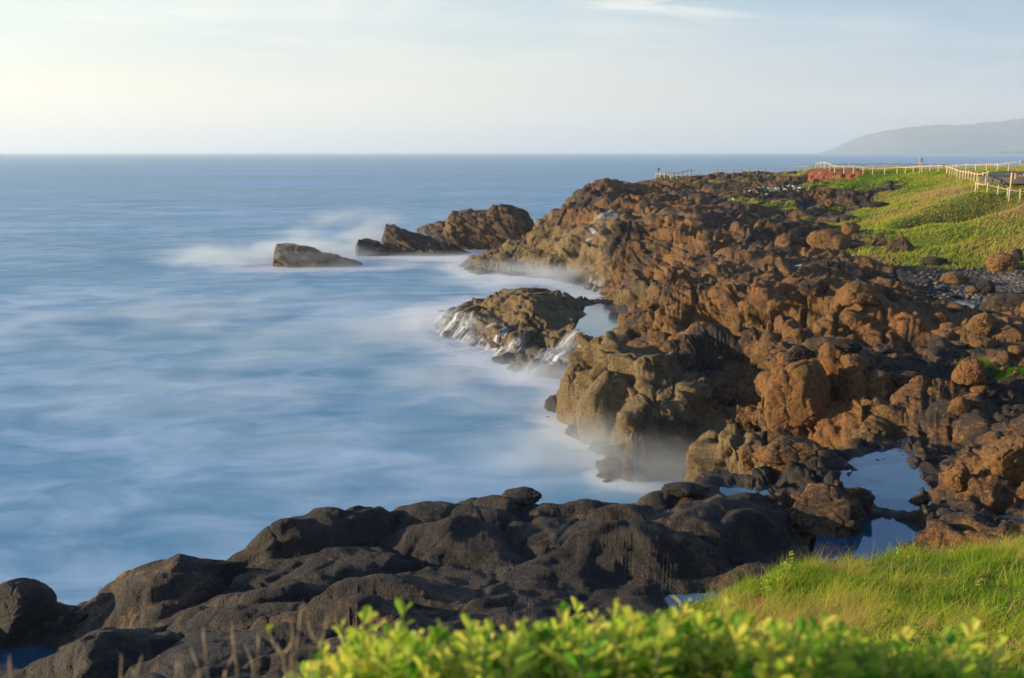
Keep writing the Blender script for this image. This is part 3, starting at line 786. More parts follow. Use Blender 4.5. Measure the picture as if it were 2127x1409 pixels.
# ------------------------------------------------------------------ rocks standing in the sea
def ridge_rock(name, prof, d, zbase, seed, label, depth=1.0, cat='sea rock', rust=0.2, group=None):
    """prof: (px, py of the crest, half width in m). A long rock with a rounded cross section, broken up by 3-D noise."""
    pts = []
    for px, py, hw in prof:
        x, y, z = at_d(px, py, d); pts.append((x, z, hw))
    pts = np.array(pts); ns, nt = 240, 130
    s = np.linspace(0, 1, ns); ss = np.linspace(0, 1, len(pts))
    cx = np.interp(s, ss, pts[:, 0]); cz = np.interp(s, ss, pts[:, 1]); hw = np.interp(s, ss, pts[:, 2])
    th = np.linspace(0, math.pi, nt)
    endf = np.clip(np.minimum(s, 1 - s) / 0.03, 0, 1) ** 0.5
    ct, st = np.cos(th)[None], np.sin(th)[None]
    yy = np.sign(ct) * np.abs(ct) ** 0.8 * (hw * endf)[:, None]
    zz = zbase + (st ** 0.75) * ((cz - zbase) * endf)[:, None]
    xx = np.repeat(cx[:, None], nt, 1)
    ox_, oy_, oz_ = xx.mean(), d + depth, 0.0
    xx = xx - ox_
    f1, f2, rr = voro3(xx / 1.7 + 0.4 * zz, yy / 1.6, zz / 1.1 + 0.25 * xx, seed)
    f1b, f2b, rrb = voro3(xx / 0.7, yy / 0.7, zz / 0.5 + 0.3 * xx, seed + 9)
    dd = 0.55 * (rr - 0.5) + 0.3 * np.sqrt(np.clip((f2 - f1) / 0.4, 0, 1)) + 0.18 * (rrb - 0.5) + 0.25 * fbm3(xx * 0.8, yy * 0.8, zz * 0.8, seed + 5, 5) - 0.3
    dd = dd * np.clip((zz - zbase) / 1.0, 0, 1) * endf[:, None]
    nx_, ny_, nz_ = np.zeros_like(xx), ct * np.ones_like(xx), st * np.ones_like(xx)
    V = np.stack([xx + 0.3 * dd, yy + ny_ * dd, zz + nz_ * dd * 0.8], -1).reshape(-1, 3)
    ii = (np.arange(ns - 1)[:, None] * nt + np.arange(nt - 1)[None]).ravel()
    me = np_mesh(name, V, np.stack([ii, ii + 1, ii + nt + 1, ii + nt], -1))
    o = mobj(name, me, rock_material(name + '_stone', False, rust, 0.5, 0.32))
    o.location = (ox_, oy_, oz_); o['label'] = label; o['category'] = cat
    if group: o['group'] = group
    return o
ridge_rock('sea_rock', ((566, 530, 1.2), (572, 507, 2.0), (600, 507, 2.4), (632, 516, 2.4), (670, 527, 2.2), (712, 538, 1.7), (758, 552, 0.7)), 95, -0.8, 31,
           'low brown wedge shaped sea rock lying farthest out, blunt at its left end', rust=0.55)
ridge_rock('sea_rock', ((790, 500, 0.6), (800, 466, 1.4), (822, 472, 2.2), (850, 484, 2.6), (900, 497, 3.0), (940, 512, 2.6), (985, 532, 1.0)), 106, -0.8, 47,
           'dark pointed sea rock with a sharp left peak and a long slope to the right', rust=0.4)
ridge_rock('sea_rock', ((855, 482, 1.2), (885, 466, 2.4), (925, 460, 3.0), (938, 440, 3.4), (980, 437, 3.8), (1012, 436, 4.0), (1024, 424, 4.0), (1055, 428, 4.4), (1090, 440, 4.4), (1106, 456, 3.5), (1122, 500, 2.0)), 114, -0.8, 63,
           'tallest brown sea rock with a humped crest beside the headland', rust=0.5)
ridge_rock('sea_rock', ((736, 512, 0.5), (742, 499, 0.9), (756, 500, 1.0), (790, 508, 1.0), (806, 518, 0.5)), 104, -0.6, 81,
           'small low stub of rock awash between the two outer sea rocks', rust=0.2)
ridge_rock('sea_rock', ((1128, 790, 0.3), (1140, 768, 0.7), (1162, 760, 0.9), (1178, 772, 0.5)), 46.2, -0.5, 91,
           'little dark rock in the mist at the foot of the white cascade', rust=0.0)

# ------------------------------------------------------------------ boulders
_ico = None
def ico_dirs():
    global _ico
    if _ico is None:
        import bmesh
        bm_ = bmesh.new(); bmesh.ops.create_icosphere(bm_, subdivisions=6, radius=1.0)
        v = np.array([p.co[:] for p in bm_.verts]); f = np.array([[q.index for q in p.verts] for p in bm_.faces]); bm_.free()
        _ico = (v, f)
    return _ico
_ico4 = None
def ico_small():
    global _ico4
    if _ico4 is None:
        import bmesh
        bm_ = bmesh.new(); bmesh.ops.create_icosphere(bm_, subdivisions=4, radius=1.0)
        v = np.array([p.co[:] for p in bm_.verts]); f = np.array([[q.index for q in p.verts] for p in bm_.faces]); bm_.free()
        _ico4 = (v, f)
    return _ico4
def boulder_mesh(name, size, seed, facets=12, roundness=9.0, rough=0.07, small=False):
    v, f = ico_small() if small else ico_dirs()
    rg = np.random.default_rng(seed)
    nrm = rg.normal(size=(facets, 3)); nrm /= np.linalg.norm(nrm, axis=1, keepdims=True)
    dist = rg.uniform(0.62, 1.0, facets)
    dots = np.clip(v @ nrm.T, 1e-3, None) / dist
    r = 1.0 / ((dots ** roundness).sum(1) + 1.0) ** (1.0 / roundness)
    p = v * r[:, None]
    f1, f2, rr = voro3(p[:, 0] * 2.2 + seed, p[:, 1] * 2.2, p[:, 2] * 2.8, seed)
    dd = rough * (1.1 * fbm3(p[:, 0] * 1.6 + seed, p[:, 1] * 1.6, p[:, 2] * 1.6, seed, 5) + 0.9 * (rr - 0.5) + 0.7 * np.sqrt(np.clip((f2 - f1) / 0.25, 0, 1)) - 0.5)
    p = p * (1 + dd)[:, None]
    lo, hi = p.min(0), p.max(0)
    p = (p - (lo + hi) / 2) / ((hi - lo) / 2) * (np.array(size) / 2)
    return np_mesh(name, p, f)
STONES = {}
def stone_mat(rust, wet=0.1, tan=0.0):
    key = (rust, wet, tan)
    if key not in STONES: STONES[key] = rock_material('boulder_stone', False, rust, wet, tan)
    return STONES[key]
def boulder(px, py, wpx, hpx, label, rust=0.7, depth=0.8, rz=0.0, seed=1, sink=0.22, facets=12, rnd=9.0, wet=0.1, tan=0.0, tilt=0.0, rough=0.11):
    x, y, z = hit(px, py)
    s = y / CP / FPX
    w = wpx * s * 1.05; h = hpx * s; sink = sink + 0.12
    o = mobj('boulder', boulder_mesh('boulder', (w, w * depth, h / (1 - sink)), seed, facets, rnd * 1.8, rough), stone_mat(rust, wet, tan))
    dpt = w * depth * 0.3
    x2, y2 = x * (1 + dpt / y), y + dpt
    o.location = (x2, y2, min(z, ground(x2, y2)) + h / (1 - sink) * (0.5 - sink)); o.rotation_euler = (tilt * 0.3, tilt, rz)
    o['label'] = label; o['category'] = 'boulder'
    return o
BL = ((1650, 895, 135, 150, 'big squarish orange boulder standing at the lip of the gully', .85, .8, .3, 3, .15, 9, 14),
      (1712, 1102, 165, 84, 'broad brown dome of rock left of the blue pools', .45, .9, .1, 5, .32, 9, 8),
      (1640, 968, 150, 58, 'long flat topped boulder beside the narrow sea inlet', .6, .6, -.1, 8, .2, 10, 10),
      (1553, 968, 42, 46, 'small upright brown boulder left of the long flat topped one', .75, .9, .4, 11, .15, 10, 10),
      (2012, 798, 72, 52, 'rounded orange boulder in front of the green tuft', .95, .9, .5, 13, .12, 12, 10),
      (2036, 694, 62, 42, 'orange knob of rock perched above a thin flat slab', .9, .9, .2, 17, .1, 12, 9),
      (2040, 722, 55, 20, 'thin reddish flat slab below the perched orange knob', .9, .7, .1, 19, .2, 8, 14),
      (2078, 566, 62, 38, 'reddish boulder sitting at the top of the cobble beach', .95, .9, .3, 23, .1, 11, 9),
      (2111, 545, 20, 28, 'dark square block standing up at the grass foot by the beach', .1, .9, .1, 29, .1, 6, 16),
      (1978, 592, 66, 24, 'low domed brown boulder at the left edge of the cobbles', .7, .9, .1, 31, .25, 14, 8),
      (2046, 612, 42, 30, 'dark wedge of rock leaning on the cobbles', .05, .8, .5, 37, .1, 6, 14),
      (2018, 610, 26, 15, 'small pale orange stone beside the dark wedge on the cobbles', .9, .9, .1, 41, .1, 12, 9),
      (2098, 640, 104, 36, 'wide dark dome of rock below the cobble beach', .3, .8, .0, 43, .25, 14, 8),
      (1938, 552, 58, 18, 'flat dark slab at the lower edge of the grass slope', .35, .6, .1, 47, .15, 8, 12),
      (1722, 520, 88, 40, 'rusty dome of rock with a shaded right flank below the grass', .75, .9, .2, 53, .25, 14, 8),
      (1766, 486, 36, 22, 'small lichen crusted boulder just left of the grass slope', .85, .9, .3, 59, .12, 10, 9),
      (1868, 524, 60, 26, 'layered slab of rock half buried in the grass edge', .5, .6, .0, 61, .2, 7, 14),
      (1825, 432, 46, 12, 'long dark slab lying in the far grass strip', .1, .5, .0, 67, .1, 8, 16),
      (1722, 428, 19, 14, 'small tan boulder standing alone in the far grass strip', .75, .9, .0, 71, .1, 10, 9, .1, .4),
      (1692, 383, 16, 11, 'small dark red rock beside the flock of gulls', .8, .9, .0, 73, .1, 9, 9),
      (1846, 384, 20, 9, 'small dark boulder on the slope under the white signpost', .1, .9, .0, 79, .4, 9, 9),
      (1785, 628, 92, 40, 'orange topped boulder on the crest of the middle ledge', .85, .7, -.2, 83, .2, 11, 9),
      (1690, 608, 62, 30, 'dark angular boulder left of the orange topped one on the ledge', .45, .7, .3, 89, .15, 8, 12),
      (1775, 775, 62, 36, 'smooth reddish hump between the ledge and the pools', .85, .9, .2, 97, .2, 14, 8),
      (1990, 858, 42, 30, 'small rounded rock on the bare brown shelf', .7, .9, .1, 101, .15, 12, 9),
      (2085, 985, 100, 74, 'large lumpy orange rock at the right edge of the picture', .95, .9, .1, 103, .2, 14, 8),
      (1985, 1012, 60, 48, 'knobbly brown rock right of the blue pool', .8, .9, .5, 107, .15, 12, 9),
      (1808, 1034, 20, 13, 'small dark stone poking out of the blue pool', .3, .9, .1, 109, .1, 9, 9),
      (1908, 1046, 42, 18, 'low dark stone on the right rim of the blue pool', .3, .8, .1, 113, .15, 10, 9),
      (48, 1322, 150, 108, 'large smooth dark boulder at the left end of the black shelf', .05, .9, .2, 127, .2, 9, 7, .4, 0.0, 0.0, 0.045),
      (160, 1296, 56, 26, 'small dark boulder in the gap beside the large smooth one', .05, .9, .2, 131, .2, 12, 8, .4),
      (1085, 1040, 84, 18, 'smooth hump topping the rim of the black shelf', .25, .9, .2, 137, .25, 12, 8, .2),
      (1420, 1030, 92, 20, 'low dark slab at the rim of the shelf above the misty inlet', .3, .7, .0, 139, .25, 9, 10, .2),
      (1655, 760, 78, 40, 'olive lichen boulder above the big orange block', .4, .8, .4, 149, .2, 9, 12, .1, .3),
      (1880, 800, 110, 26, 'long dark ridge stone lying across the brown shelf', .35, .5, -.4, 151, .2, 9, 10),
      (1730, 728, 110, 26, 'slanting slab of dark rock with a pale yellow tip', .3, .5, -.5, 157, .2, 9, 10, .1, .3))
for b_ in BL:
    px, py, w, h, lab, ru, dep, rz, sd_, sk, fc, rn = b_[:12]
    boulder(px, py, w, h, lab, ru, dep, rz, sd_, sk, fc, rn, *(b_[12:]))
# tall smooth faces of the sea cliff: blocks standing on the sea bed
def buttress(pxc, d, w, dep, ztop, rz, seed, label, facets=9, rnd=16, lean=0.0, tan=.75, rust=.3):
    x = (pxc - CX) / FPX * d
    o = mobj('cliff_buttress', boulder_mesh('cliff_buttress', (w, dep, ztop + 1.6), seed, facets, rnd, 0.05), stone_mat(rust, .15, tan))
    o.location = (x, d, (ztop - 1.6) / 2); o.rotation_euler = (0, lean, rz); o['label'] = label; o['category'] = 'sea cliff'
buttress(1206, 38.7, 1.9, 2.6, 2.75, .2, 1203, 'narrow olive brown cliff face at the outer corner beside the cascade', lean=-.05)
buttress(1278, 36.2, 2.9, 3.0, 3.05, -.15, 1211, 'broad golden cliff face with a flat top, next to the narrow olive one', 8, 18, -.04)
buttress(1345, 33.4, 2.2, 2.8, 2.75, .25, 1217, 'tall grey buttress running down into the misty inlet', 8, 14, -.12, .6, .1)
buttress(1412, 32.9, 2.1, 2.4, 2.15, -.1, 1223, 'dark shaded block at the back of the misty inlet', 9, 12, 0, .4, .05)
buttress(1500, 31.0, 1.75, 1.8, 2.05, .1, 1229, 'low pale sunlit block on the right wall of the misty inlet', 7, 20, 0, .9, .2)
# loose small rocks
protos = [boulder_mesh('loose_rock', (1, 0.8, 0.5), 900 + q, 7, 18, 0.12, True) for q in range(6)]
cand = RNG.uniform(0, 1, (4000, 2)); n_ = 0
for a_, b_ in cand:
    px = 1330 + a_ * 797; py = 400 + b_ * 640
    x, y, z = hit(px, py)
    w_ = grid_sample(wkn[..., 1] + wkn[..., 3], np.array([x]), np.array([y]))[0]
    if w_ < 0.75 or z < 1.5: continue
    if any((mp[0] - x) ** 2 + (mp[1] - y) ** 2 < 2.0 for nm, zl, poly in POOLS for mp in poly): continue
    s = math.exp(RNG.normal(-1.0, 0.4)) * (0.8 + y / 90)
    o = bpy.data.objects.new('loose_rock', protos[n_ % 6])
    if not o.data.materials: o.data.materials.append(stone_mat((.9, .7, .5, .8, .6, .3)[n_ % 6]))
    o.location = (x, y, z + 0.04 * s); o.scale = (s, s, s * RNG.uniform(0.7, 1.1)); o.rotation_euler = (RNG.uniform(-.3, .3), RNG.uniform(-.3, .3), RNG.uniform(0, 6.28))
    link(o, label='small loose rust brown rock lying on the rocky shelf', category='rock', group='loose rocks scattered over the shelf')
    n_ += 1
    if n_ >= 40: break
# cobble beach
vv, ff_ = [], []
pv = np.array([(1, 0, 0), (0, 1, 0), (-1, 0, 0), (0, -1, 0), (.6, .6, .6), (-.6, .6, .6), (-.6, -.6, .6), (.6, -.6, .6), (0, 0, .8)])
pf = [(0, 1, 4), (1, 2, 5), (2, 3, 6), (3, 0, 7), (0, 4, 7), (1, 5, 4), (2, 6, 5), (3, 7, 6), (4, 5, 8), (5, 6, 8), (6, 7, 8), (7, 4, 8)]
tone = []
for q in range(3600):
    px = RNG.normal(2055, 55); py = RNG.normal(592, 14)
    if py < 555 or py > 632: continue
    x, y, z = hit(px, py); s = RNG.uniform(.06, .2); a_ = RNG.uniform(0, 6.28)
    m_ = pv * (s, s * RNG.uniform(.6, 1), s * RNG.uniform(.5, .8))
    m_ = np.stack([m_[:, 0] * math.cos(a_) - m_[:, 1] * math.sin(a_), m_[:, 0] * math.sin(a_) + m_[:, 1] * math.cos(a_), m_[:, 2]], -1)
    ff_ += [tuple(i + len(vv) * 9 for i in t) for t in pf]; vv.append(m_ + (x, y, z)); tone += [RNG.uniform()] * 9
m, k, out = new_mat('cobble_stone')
bs = k.n('ShaderNodeBsdfPrincipled'); tn = k.attr('tone')
k.put(bs.inputs['Base Color'], k.mix(k.rng(tn, .6, 1), k.mix(k.rng(tn, 0, .7), (0.02, 0.021, 0.024), (0.06, 0.058, 0.06)), (0.17, 0.13, 0.10)))
bs.inputs['Roughness'].default_value = 0.7; k.put(out.inputs[0], bs.outputs[0])
me = np_mesh('cobbles', np.concatenate(vv), np.array(ff_)); set_attr(me, 'tone', tone)
mobj('cobbles', me, m, kind='stuff')

# ------------------------------------------------------------------ distant headland
def far_hill(name, ridge, d0, d1, seed):
    ns, nt = 260, 60
    pxs = np.array([p[0] for p in ridge]); pys = np.array([p[1] for p in ridge])
    u = np.linspace(pxs[0], pxs[-1], ns); hh = np.interp(u, pxs, pys)
    v = np.linspace(0, 1, nt)
    dm = (d0 + d1) / 2
    z = (316 - hh) / FPX * dm + 12
    U, Vv = np.meshgrid(u, v, indexing='ij')
    yy = d0 + (d1 - d0) * Vv
    xx = (U - CX) / FPX * dm * (1 + 0.0 * Vv)
    prof = np.sin(np.clip(Vv, 0, 1) * math.pi) ** 0.7
    zz = np.clip(z, 0, None)[:, None] * prof * (1 + 0.10 * fbm2(xx / 260, yy / 260, seed, 5)) + 9 * fbm2(xx / 45, yy / 45, seed + 3, 3) * prof * (z[:, None] > 12)
    ii = (np.arange(ns - 1)[:, None] * nt + np.arange(nt - 1)[None]).ravel()
    me = np_mesh(name, np.stack([xx, yy, zz - 3], -1).reshape(-1, 3), np.stack([ii, ii + nt, ii + nt + 1, ii + 1], -1))
    m, k, out = new_mat(name + '_forest')
    bs = k.n('ShaderNodeBsdfPrincipled'); geo = k.n('ShaderNodeNewGeometry')
    k.put(bs.inputs['Base Color'], k.mix(k.noise(geo.outputs['Position'], 0.012, 6, 0.6), (0.025, 0.04, 0.02), (0.10, 0.11, 0.06)))
    bs.inputs['Roughness'].default_value = 0.95; k.put(out.inputs[0], bs.outputs[0])
    mobj(name, me, m, kind='structure')
far_hill('hills', ((1750, 318), (1775, 302), (1800, 281), (1865, 267), (1900, 265), (1925, 261), (1980, 262), (1985, 258), (2040, 257), (2080, 251), (2127, 246), (2250, 236), (2500, 238), (2800, 215), (3200, 210)), 5200, 6800, 811)
far_hill('hills', ((2070, 314), (2095, 303), (2127, 298), (2250, 290), (2500, 290)), 4400, 5000, 841)

# ------------------------------------------------------------------ timber and fences
def plain(name, c0, c1, scale=8.0, rough=0.8, stretch=(1, 1, 1)):
    m, k, out = new_mat(name)
    tc = k.n('ShaderNodeTexCoord')
    bs = k.n('ShaderNodeBsdfPrincipled')
    k.put(bs.inputs['Base Color'], k.mix(k.rng(k.noise(k.mapping(tc.outputs['Object'], stretch), scale, 4, 0.6), 0.3, 0.7), c0, c1))
    bs.inputs['Roughness'].default_value = rough; k.put(out.inputs[0], bs.outputs[0])
    return m
M_WOOD = plain('weathered_timber', (0.36, 0.28, 0.18), (0.60, 0.49, 0.33), 6, 0.8, (3, 3, 0.6))
M_GREYWOOD = plain('grey_timber', (0.16, 0.14, 0.12), (0.34, 0.30, 0.26), 6, 0.8, (3, 3, 0.6))
def post_mesh(h, r):
    mb = MB(); mb.tube([(0, 0, -0.25), (0, 0, h - r), (0, 0, h - r * 0.3), (0, 0, h)], [r, r, r * 0.85, r * 0.3], 8)
    me = bpy.data.meshes.new('post'); me.from_pydata(mb.v, [], mb.f); return me
def fence(pts, label, step=1.15, h=0.95, r=0.065, rail=0.78, mat=M_WOOD, wire=False):
    """pts: (px, distance) along the run"""
    W = [((px - CX) / FPX * d, d) for px, d in pts]
    P = [W[0]]
    for a, b in zip(W[:-1], W[1:]):
        L = math.hypot(b[0] - a[0], b[1] - a[1]); n = max(1, round(L / step))
        P += [(a[0] + (b[0] - a[0]) * q / n, a[1] + (b[1] - a[1]) * q / n) for q in range(1, n + 1)]
    Z = [ground(*p) for p in P]
    root = bpy.data.objects.new('timber_fence', None); link(root, label=label, category='fence')
    root.location = (P[0][0], P[0][1], Z[0])
    me = post_mesh(h, r); me.materials.append(mat)
    for i, (p, z) in enumerate(zip(P, Z)):
        o = bpy.data.objects.new('post', me); link(o, root)
        o.location = (p[0] - P[0][0], p[1] - P[0][1], z - Z[0]); o.rotation_euler = (RNG.uniform(-.03, .03), RNG.uniform(-.04, .04), RNG.uniform(0, 3))
    mb = MB(); line = [(p[0] - P[0][0], p[1] - P[0][1], z - Z[0] + rail) for p, z in zip(P, Z)]
    mb.tube(line, r * 0.8, 6)
    mb.build('rail', mat, root, True)
    if wire:
        mb = MB(); mb.tube([(a, b, c - rail * 0.55) for a, b, c in line], 0.02, 4); mb.build('lower_rail', mat, root, True)
    return root
fence(((1357, 126.5), (1375, 125), (1400, 124.5), (1427, 126)), 'short pale rail fence curling round the tip of the headland', 1.0)
fence(((1359, 128.5), (1394, 132), (1430, 133), (1500, 129), (1580, 125), (1640, 122), (1680, 119)), 'long thin dark fence along the far left cliff top up to the red bank', 1.3, mat=M_GREYWOOD)
fence(((1684, 118), (1722, 113), (1800, 110.5), (1850, 109), (1900, 106), (1951, 102.5), (2010, 100), (2077, 97)), 'pale timber fence with closely set posts over the crest of the red bank', 1.2)
fence(((1700, 121), (1752, 123), (1863, 123), (1920, 124), (1983, 126), (2040, 124), (2100, 121), (2200, 120)), 'farthest rail fence along the cliff edge against the sea behind the road', 1.9, 1.0, mat=M_WOOD)
fence(((1952, 101), (1985, 95), (2015, 90), (2037, 87.5), (2033, 84.5), (2018, 83.5)), 'fence running down the grass slope and curling back at its lower end', 1.1)
fence(((2014, 80.0), (2038, 79.6), (2060, 79.3), (2081, 78.6), (2107, 78.2), (2140, 78), (2240, 77)), 'nearest sunlit post and rail fence above the grassy hollow', 1.06, 0.98, 0.065, 0.76)

# signposts
def px_at(px, d): return (px - CX) / FPX * d, d
def signpost(px, d, h, label, plate=None, r=0.06, mat=M_WOOD, pm=None):
    x, y = px_at(px, d); z = ground(x, y)
    root = bpy.data.objects.new('signpost', None); link(root, label=label, category='signpost'); root.location = (x, y, z)
    mb = MB(); mb.tube([(0, 0, -0.3), (0, 0, h * 0.98), (0, 0, h)], [r, r, r * 0.7], 8); mb.build('post', mat, root, True)
    if plate:
        (ox_, oy_, oz_), sz, rz = plate
        mb = MB(); mb.box((ox_, oy_, oz_), sz, rz); mb.build('sign_plate', pm, root)
    return root
M_SIGN = plain('white_sign_paint', (0.62, 0.62, 0.60), (0.75, 0.74, 0.70), 3, 0.5)
M_BROWN = plain('brown_sign_board', (0.24, 0.13, 0.06), (0.34, 0.19, 0.09), 3, 0.7)
M_DARKM = plain('dark_metal', (0.05, 0.05, 0.05), (0.10, 0.10, 0.10), 3, 0.5)
signpost(1363, 128, 1.6, 'thin dark post with a small plate at the headland tip', ((0, -0.06, 1.2), (0.26, 0.03, 0.36), 0.2), 0.04, M_DARKM, M_DARKM)
signpost(1896, 103, 2.0, 'pale signpost with a white plate on the brow of the slope', ((0.05, -0.08, 1.72), (0.42, 0.03, 0.52), 0.15), 0.06, M_WOOD, M_SIGN)
signpost(2085, 77.6, 2.5, 'tall square post with a brown board edge on beside the nearest fence', ((0.13, 0.0, 2.2), (0.04, 0.5, 0.5), 0.5), 0.075, M_WOOD, M_BROWN)

# ------------------------------------------------------------------ road loop
def ribbon(name, pts, w, zoff, thick, mat, **props):
    W = [((px - CX) / FPX * d, d) for px, d in pts]; L = []
    for i in range(len(W) - 1):
        for q in range(14):
            t = q / 14
            p0, p1, p2, p3 = W[max(i - 1, 0)], W[i], W[i + 1], W[min(i + 2, len(W) - 1)]
            L.append(tuple(0.5 * ((2 * p1[c]) + (-p0[c] + p2[c]) * t + (2 * p0[c] - 5 * p1[c] + 4 * p2[c] - p3[c]) * t * t + (-p0[c] + 3 * p1[c] - 3 * p2[c] + p3[c]) * t ** 3) for c in (0, 1)))
    mb = MB(); vs = []
    for i, p in enumerate(L):
        a, b = L[max(i - 1, 0)], L[min(i + 1, len(L) - 1)]
        dx, dy = b[0] - a[0], b[1] - a[1]; l = math.hypot(dx, dy) + 1e-6
        ex, ey = -dy / l * w / 2, dx / l * w / 2
        zc = max(ground(p[0], p[1]), ground(p[0] + ex, p[1] + ey), ground(p[0] - ex, p[1] - ey)) + zoff
        vs += [(p[0] + ex, p[1] + ey, zc), (p[0] - ex, p[1] - ey, zc), (p[0] + ex, p[1] + ey, zc - thick), (p[0] - ex, p[1] - ey, zc - thick)]
    fs = []
    for i in range(len(L) - 1):
        b = i * 4
        fs += [(b, b + 4, b + 5, b + 1), (b, b + 2, b + 6, b + 4), (b + 1, b + 5, b + 7, b + 3)]
    fs += [(0, 1, 3, 2), (len(vs) - 4, len(vs) - 2, len(vs) - 1, len(vs) - 3)]
    mb.add(vs, fs)
    return mb.build(name, mat, None, False, **props)
M_ASPH = plain('asphalt', (0.045, 0.047, 0.052), (0.065, 0.067, 0.07), 20, 0.85)
M_KERB = plain('concrete_kerb', (0.36, 0.34, 0.29), (0.48, 0.45, 0.38), 4, 0.85)
ribbon('road', ((2400, 96), (2250, 96), (2120, 95), (2078, 92), (2085, 86.5), (2140, 84.5), (2260, 84), (2400, 84)), 4.6, 0.06, 0.6, M_ASPH, kind='structure')
ribbon('kerb', ((2300, 92.8), (2180, 92.5), (2128, 91.6), (2112, 89.6), (2128, 87.8), (2180, 87.2), (2300, 86.8)), 0.34, 0.2, 0.6, M_KERB, kind='structure')

# ------------------------------------------------------------------ car, rear end just inside the picture
def car():
    x, y = px_at(2121.5, 112); z = ground(x + 2.2, y)
    root = bpy.data.objects.new('parked_car', None); link(root, label='white car whose red tail light just shows at the picture edge by the road', category='car')
    root.location = (x + 2.2, y, z + 0.05)
    M_W = plain('white_car_paint', (0.72, 0.72, 0.72), (0.78, 0.78, 0.78), 2, 0.25); M_G = plain('car_glass', (0.02, 0.025, 0.03), (0.03, 0.035, 0.04), 2, 0.08)
    M_R = plain('red_lens', (0.55, 0.02, 0.02), (0.65, 0.04, 0.03), 2, 0.2); M_T = plain('tyre_rubber', (0.02, 0.02, 0.02), (0.03, 0.03, 0.03), 4, 0.9); M_A = plain('alloy', (0.4, 0.4, 0.42), (0.5, 0.5, 0.52), 3, 0.35)
    prof = [(-2.2, .35), (-2.24, .75), (-2.15, 1.0), (-1.95, 1.62), (-1.6, 1.72), (0.3, 1.70), (0.95, 1.15), (2.05, 1.0), (2.2, .75), (2.2, .35)]
    mb = MB(); n = len(prof); vs = []
    for sy, ins in ((-0.9, 0), (0.9, 0)):
        for px_, pz_ in prof: vs.append((px_, sy * (1 if pz_ < 1.1 else 0.84), pz_))
    fs = [tuple(range(n))[::-1], tuple(range(n, 2 * n))] + [(i, (i + 1) % n, n + (i + 1) % n, n + i) for i in range(n)]
    mb.add(vs, fs); body = mb.build('body', M_W, root)
    for sy in (-1, 1):
        mb = MB(); q = [(-1.85, 1.15), (-1.72, 1.58), (0.22, 1.58), (0.75, 1.15)]
        yo = [0.905 if pz_ < 1.1 else 0.905 - 0.16 * (pz_ - 1.0) / 0.72 for _, pz_ in q]
        mb.add([(a, sy * (o_ + .0), b) for (a, b), o_ in zip(q, yo)] + [(a, sy * (o_ - .03), b) for (a, b), o_ in zip(q, yo)], [(0, 1, 2, 3), (7, 6, 5, 4), (0, 4, 5, 1), (1, 5, 6, 2), (2, 6, 7, 3), (3, 7, 4, 0)])
        mb.build('side_window', M_G, root)
        mb = MB(); mb.box((-2.2, sy * 0.74, 0.95), (0.12, 0.24, 0.34)); mb.build('tail_light', M_R, root)
        for wx_ in (-1.35, 1.35):
            w_ = MB(); w_.tube([(0, -0.1, 0), (0, 0.1, 0)], 0.33, 20); wo_ = w_.build('wheel', M_T, root); wo_.location = (wx_, sy * 0.84, 0.33)
            r_ = MB(); r_.tube([(0, -0.112, 0), (0, 0.112, 0)], 0.2, 16); r_.build('rim', M_A, wo_)
    mb = MB(); mb.add([(-2.13, -.68, 1.1), (-2.13, .68, 1.1), (-1.99, .62, 1.56), (-1.99, -.62, 1.56), (-2.16, -.68, 1.1), (-2.16, .68, 1.1), (-2.02, .62, 1.56), (-2.02, -.62, 1.56)], [(0, 1, 2, 3), (7, 6, 5, 4), (0, 4, 5, 1), (1, 5, 6, 2), (2, 6, 7, 3), (3, 7, 4, 0)])
    mb.build('rear_window', M_G, root)
    mb = MB(); mb.box((-2.25, 0, 0.52), (0.14, 1.6, 0.2)); mb.build('bumper', M_DARKM, root)
car()

# ------------------------------------------------------------------ gulls
def gull_mesh():
    mb = MB()
    sec = [(-0.30, 0.012, 0.20), (-0.20, 0.035, 0.205), (-0.08, 0.075, 0.20), (0.05, 0.095, 0.195), (0.14, 0.075, 0.215), (0.185, 0.045, 0.25), (0.205, 0.042, 0.285), (0.235, 0.046, 0.315), (0.275, 0.035, 0.315), (0.30, 0.014, 0.308), (0.345, 0.008, 0.30), (0.36, 0.003, 0.29)]
    mb.tube([(a, 0, c) for a, b, c in sec], [b for a, b, c in sec], 10)
    for s in (-1, 1):
        mb.tube([(0.02, s * 0.03, 0.13), (0.03, s * 0.035, 0.0), (0.07, s * 0.035, 0.0)], [0.012, 0.007, 0.006], 5)
    for s in (-1, 1):
        mb.tube([(0.13, s * 0.075, 0.235), (0.0, s * 0.095, 0.23), (-0.15, s * 0.065, 0.225), (-0.36, s * 0.018, 0.215)], [0.03, 0.055, 0.04, 0.006], 6)
    me = bpy.data.meshes.new('gull'); me.from_pydata(mb.v, [], mb.f); me.polygons.foreach_set('use_smooth', [True] * len(me.polygons))
    m, k, out = new_mat('gull_plumage')
    tc = k.n('ShaderNodeTexCoord'); sp = k.n('ShaderNodeSeparateXYZ', Vector=tc.outputs['Object'])
    wing = k.math('MULTIPLY', k.rng(k.math('ABSOLUTE', sp.outputs[1]), 0.035, 0.06), k.rng(sp.outputs[0], 0.12, 0.08))
    col = k.mix(wing, (0.62, 0.64, 0.66), (0.26, 0.28, 0.31))
    col = k.mix(k.rng(sp.outputs[0], -0.22, -0.28), col, (0.05, 0.05, 0.05))
    col = k.mix(k.rng(sp.outputs[0], 0.295, 0.305), col, (0.75, 0.45, 0.06))
    bs = k.n('ShaderNodeBsdfPrincipled'); k.put(bs.inputs['Base Color'], col); bs.inputs['Roughness'].default_value = 0.7; k.put(out.inputs[0], bs.outputs[0])
    me.materials.append(m); return me
GULL = gull_mesh()
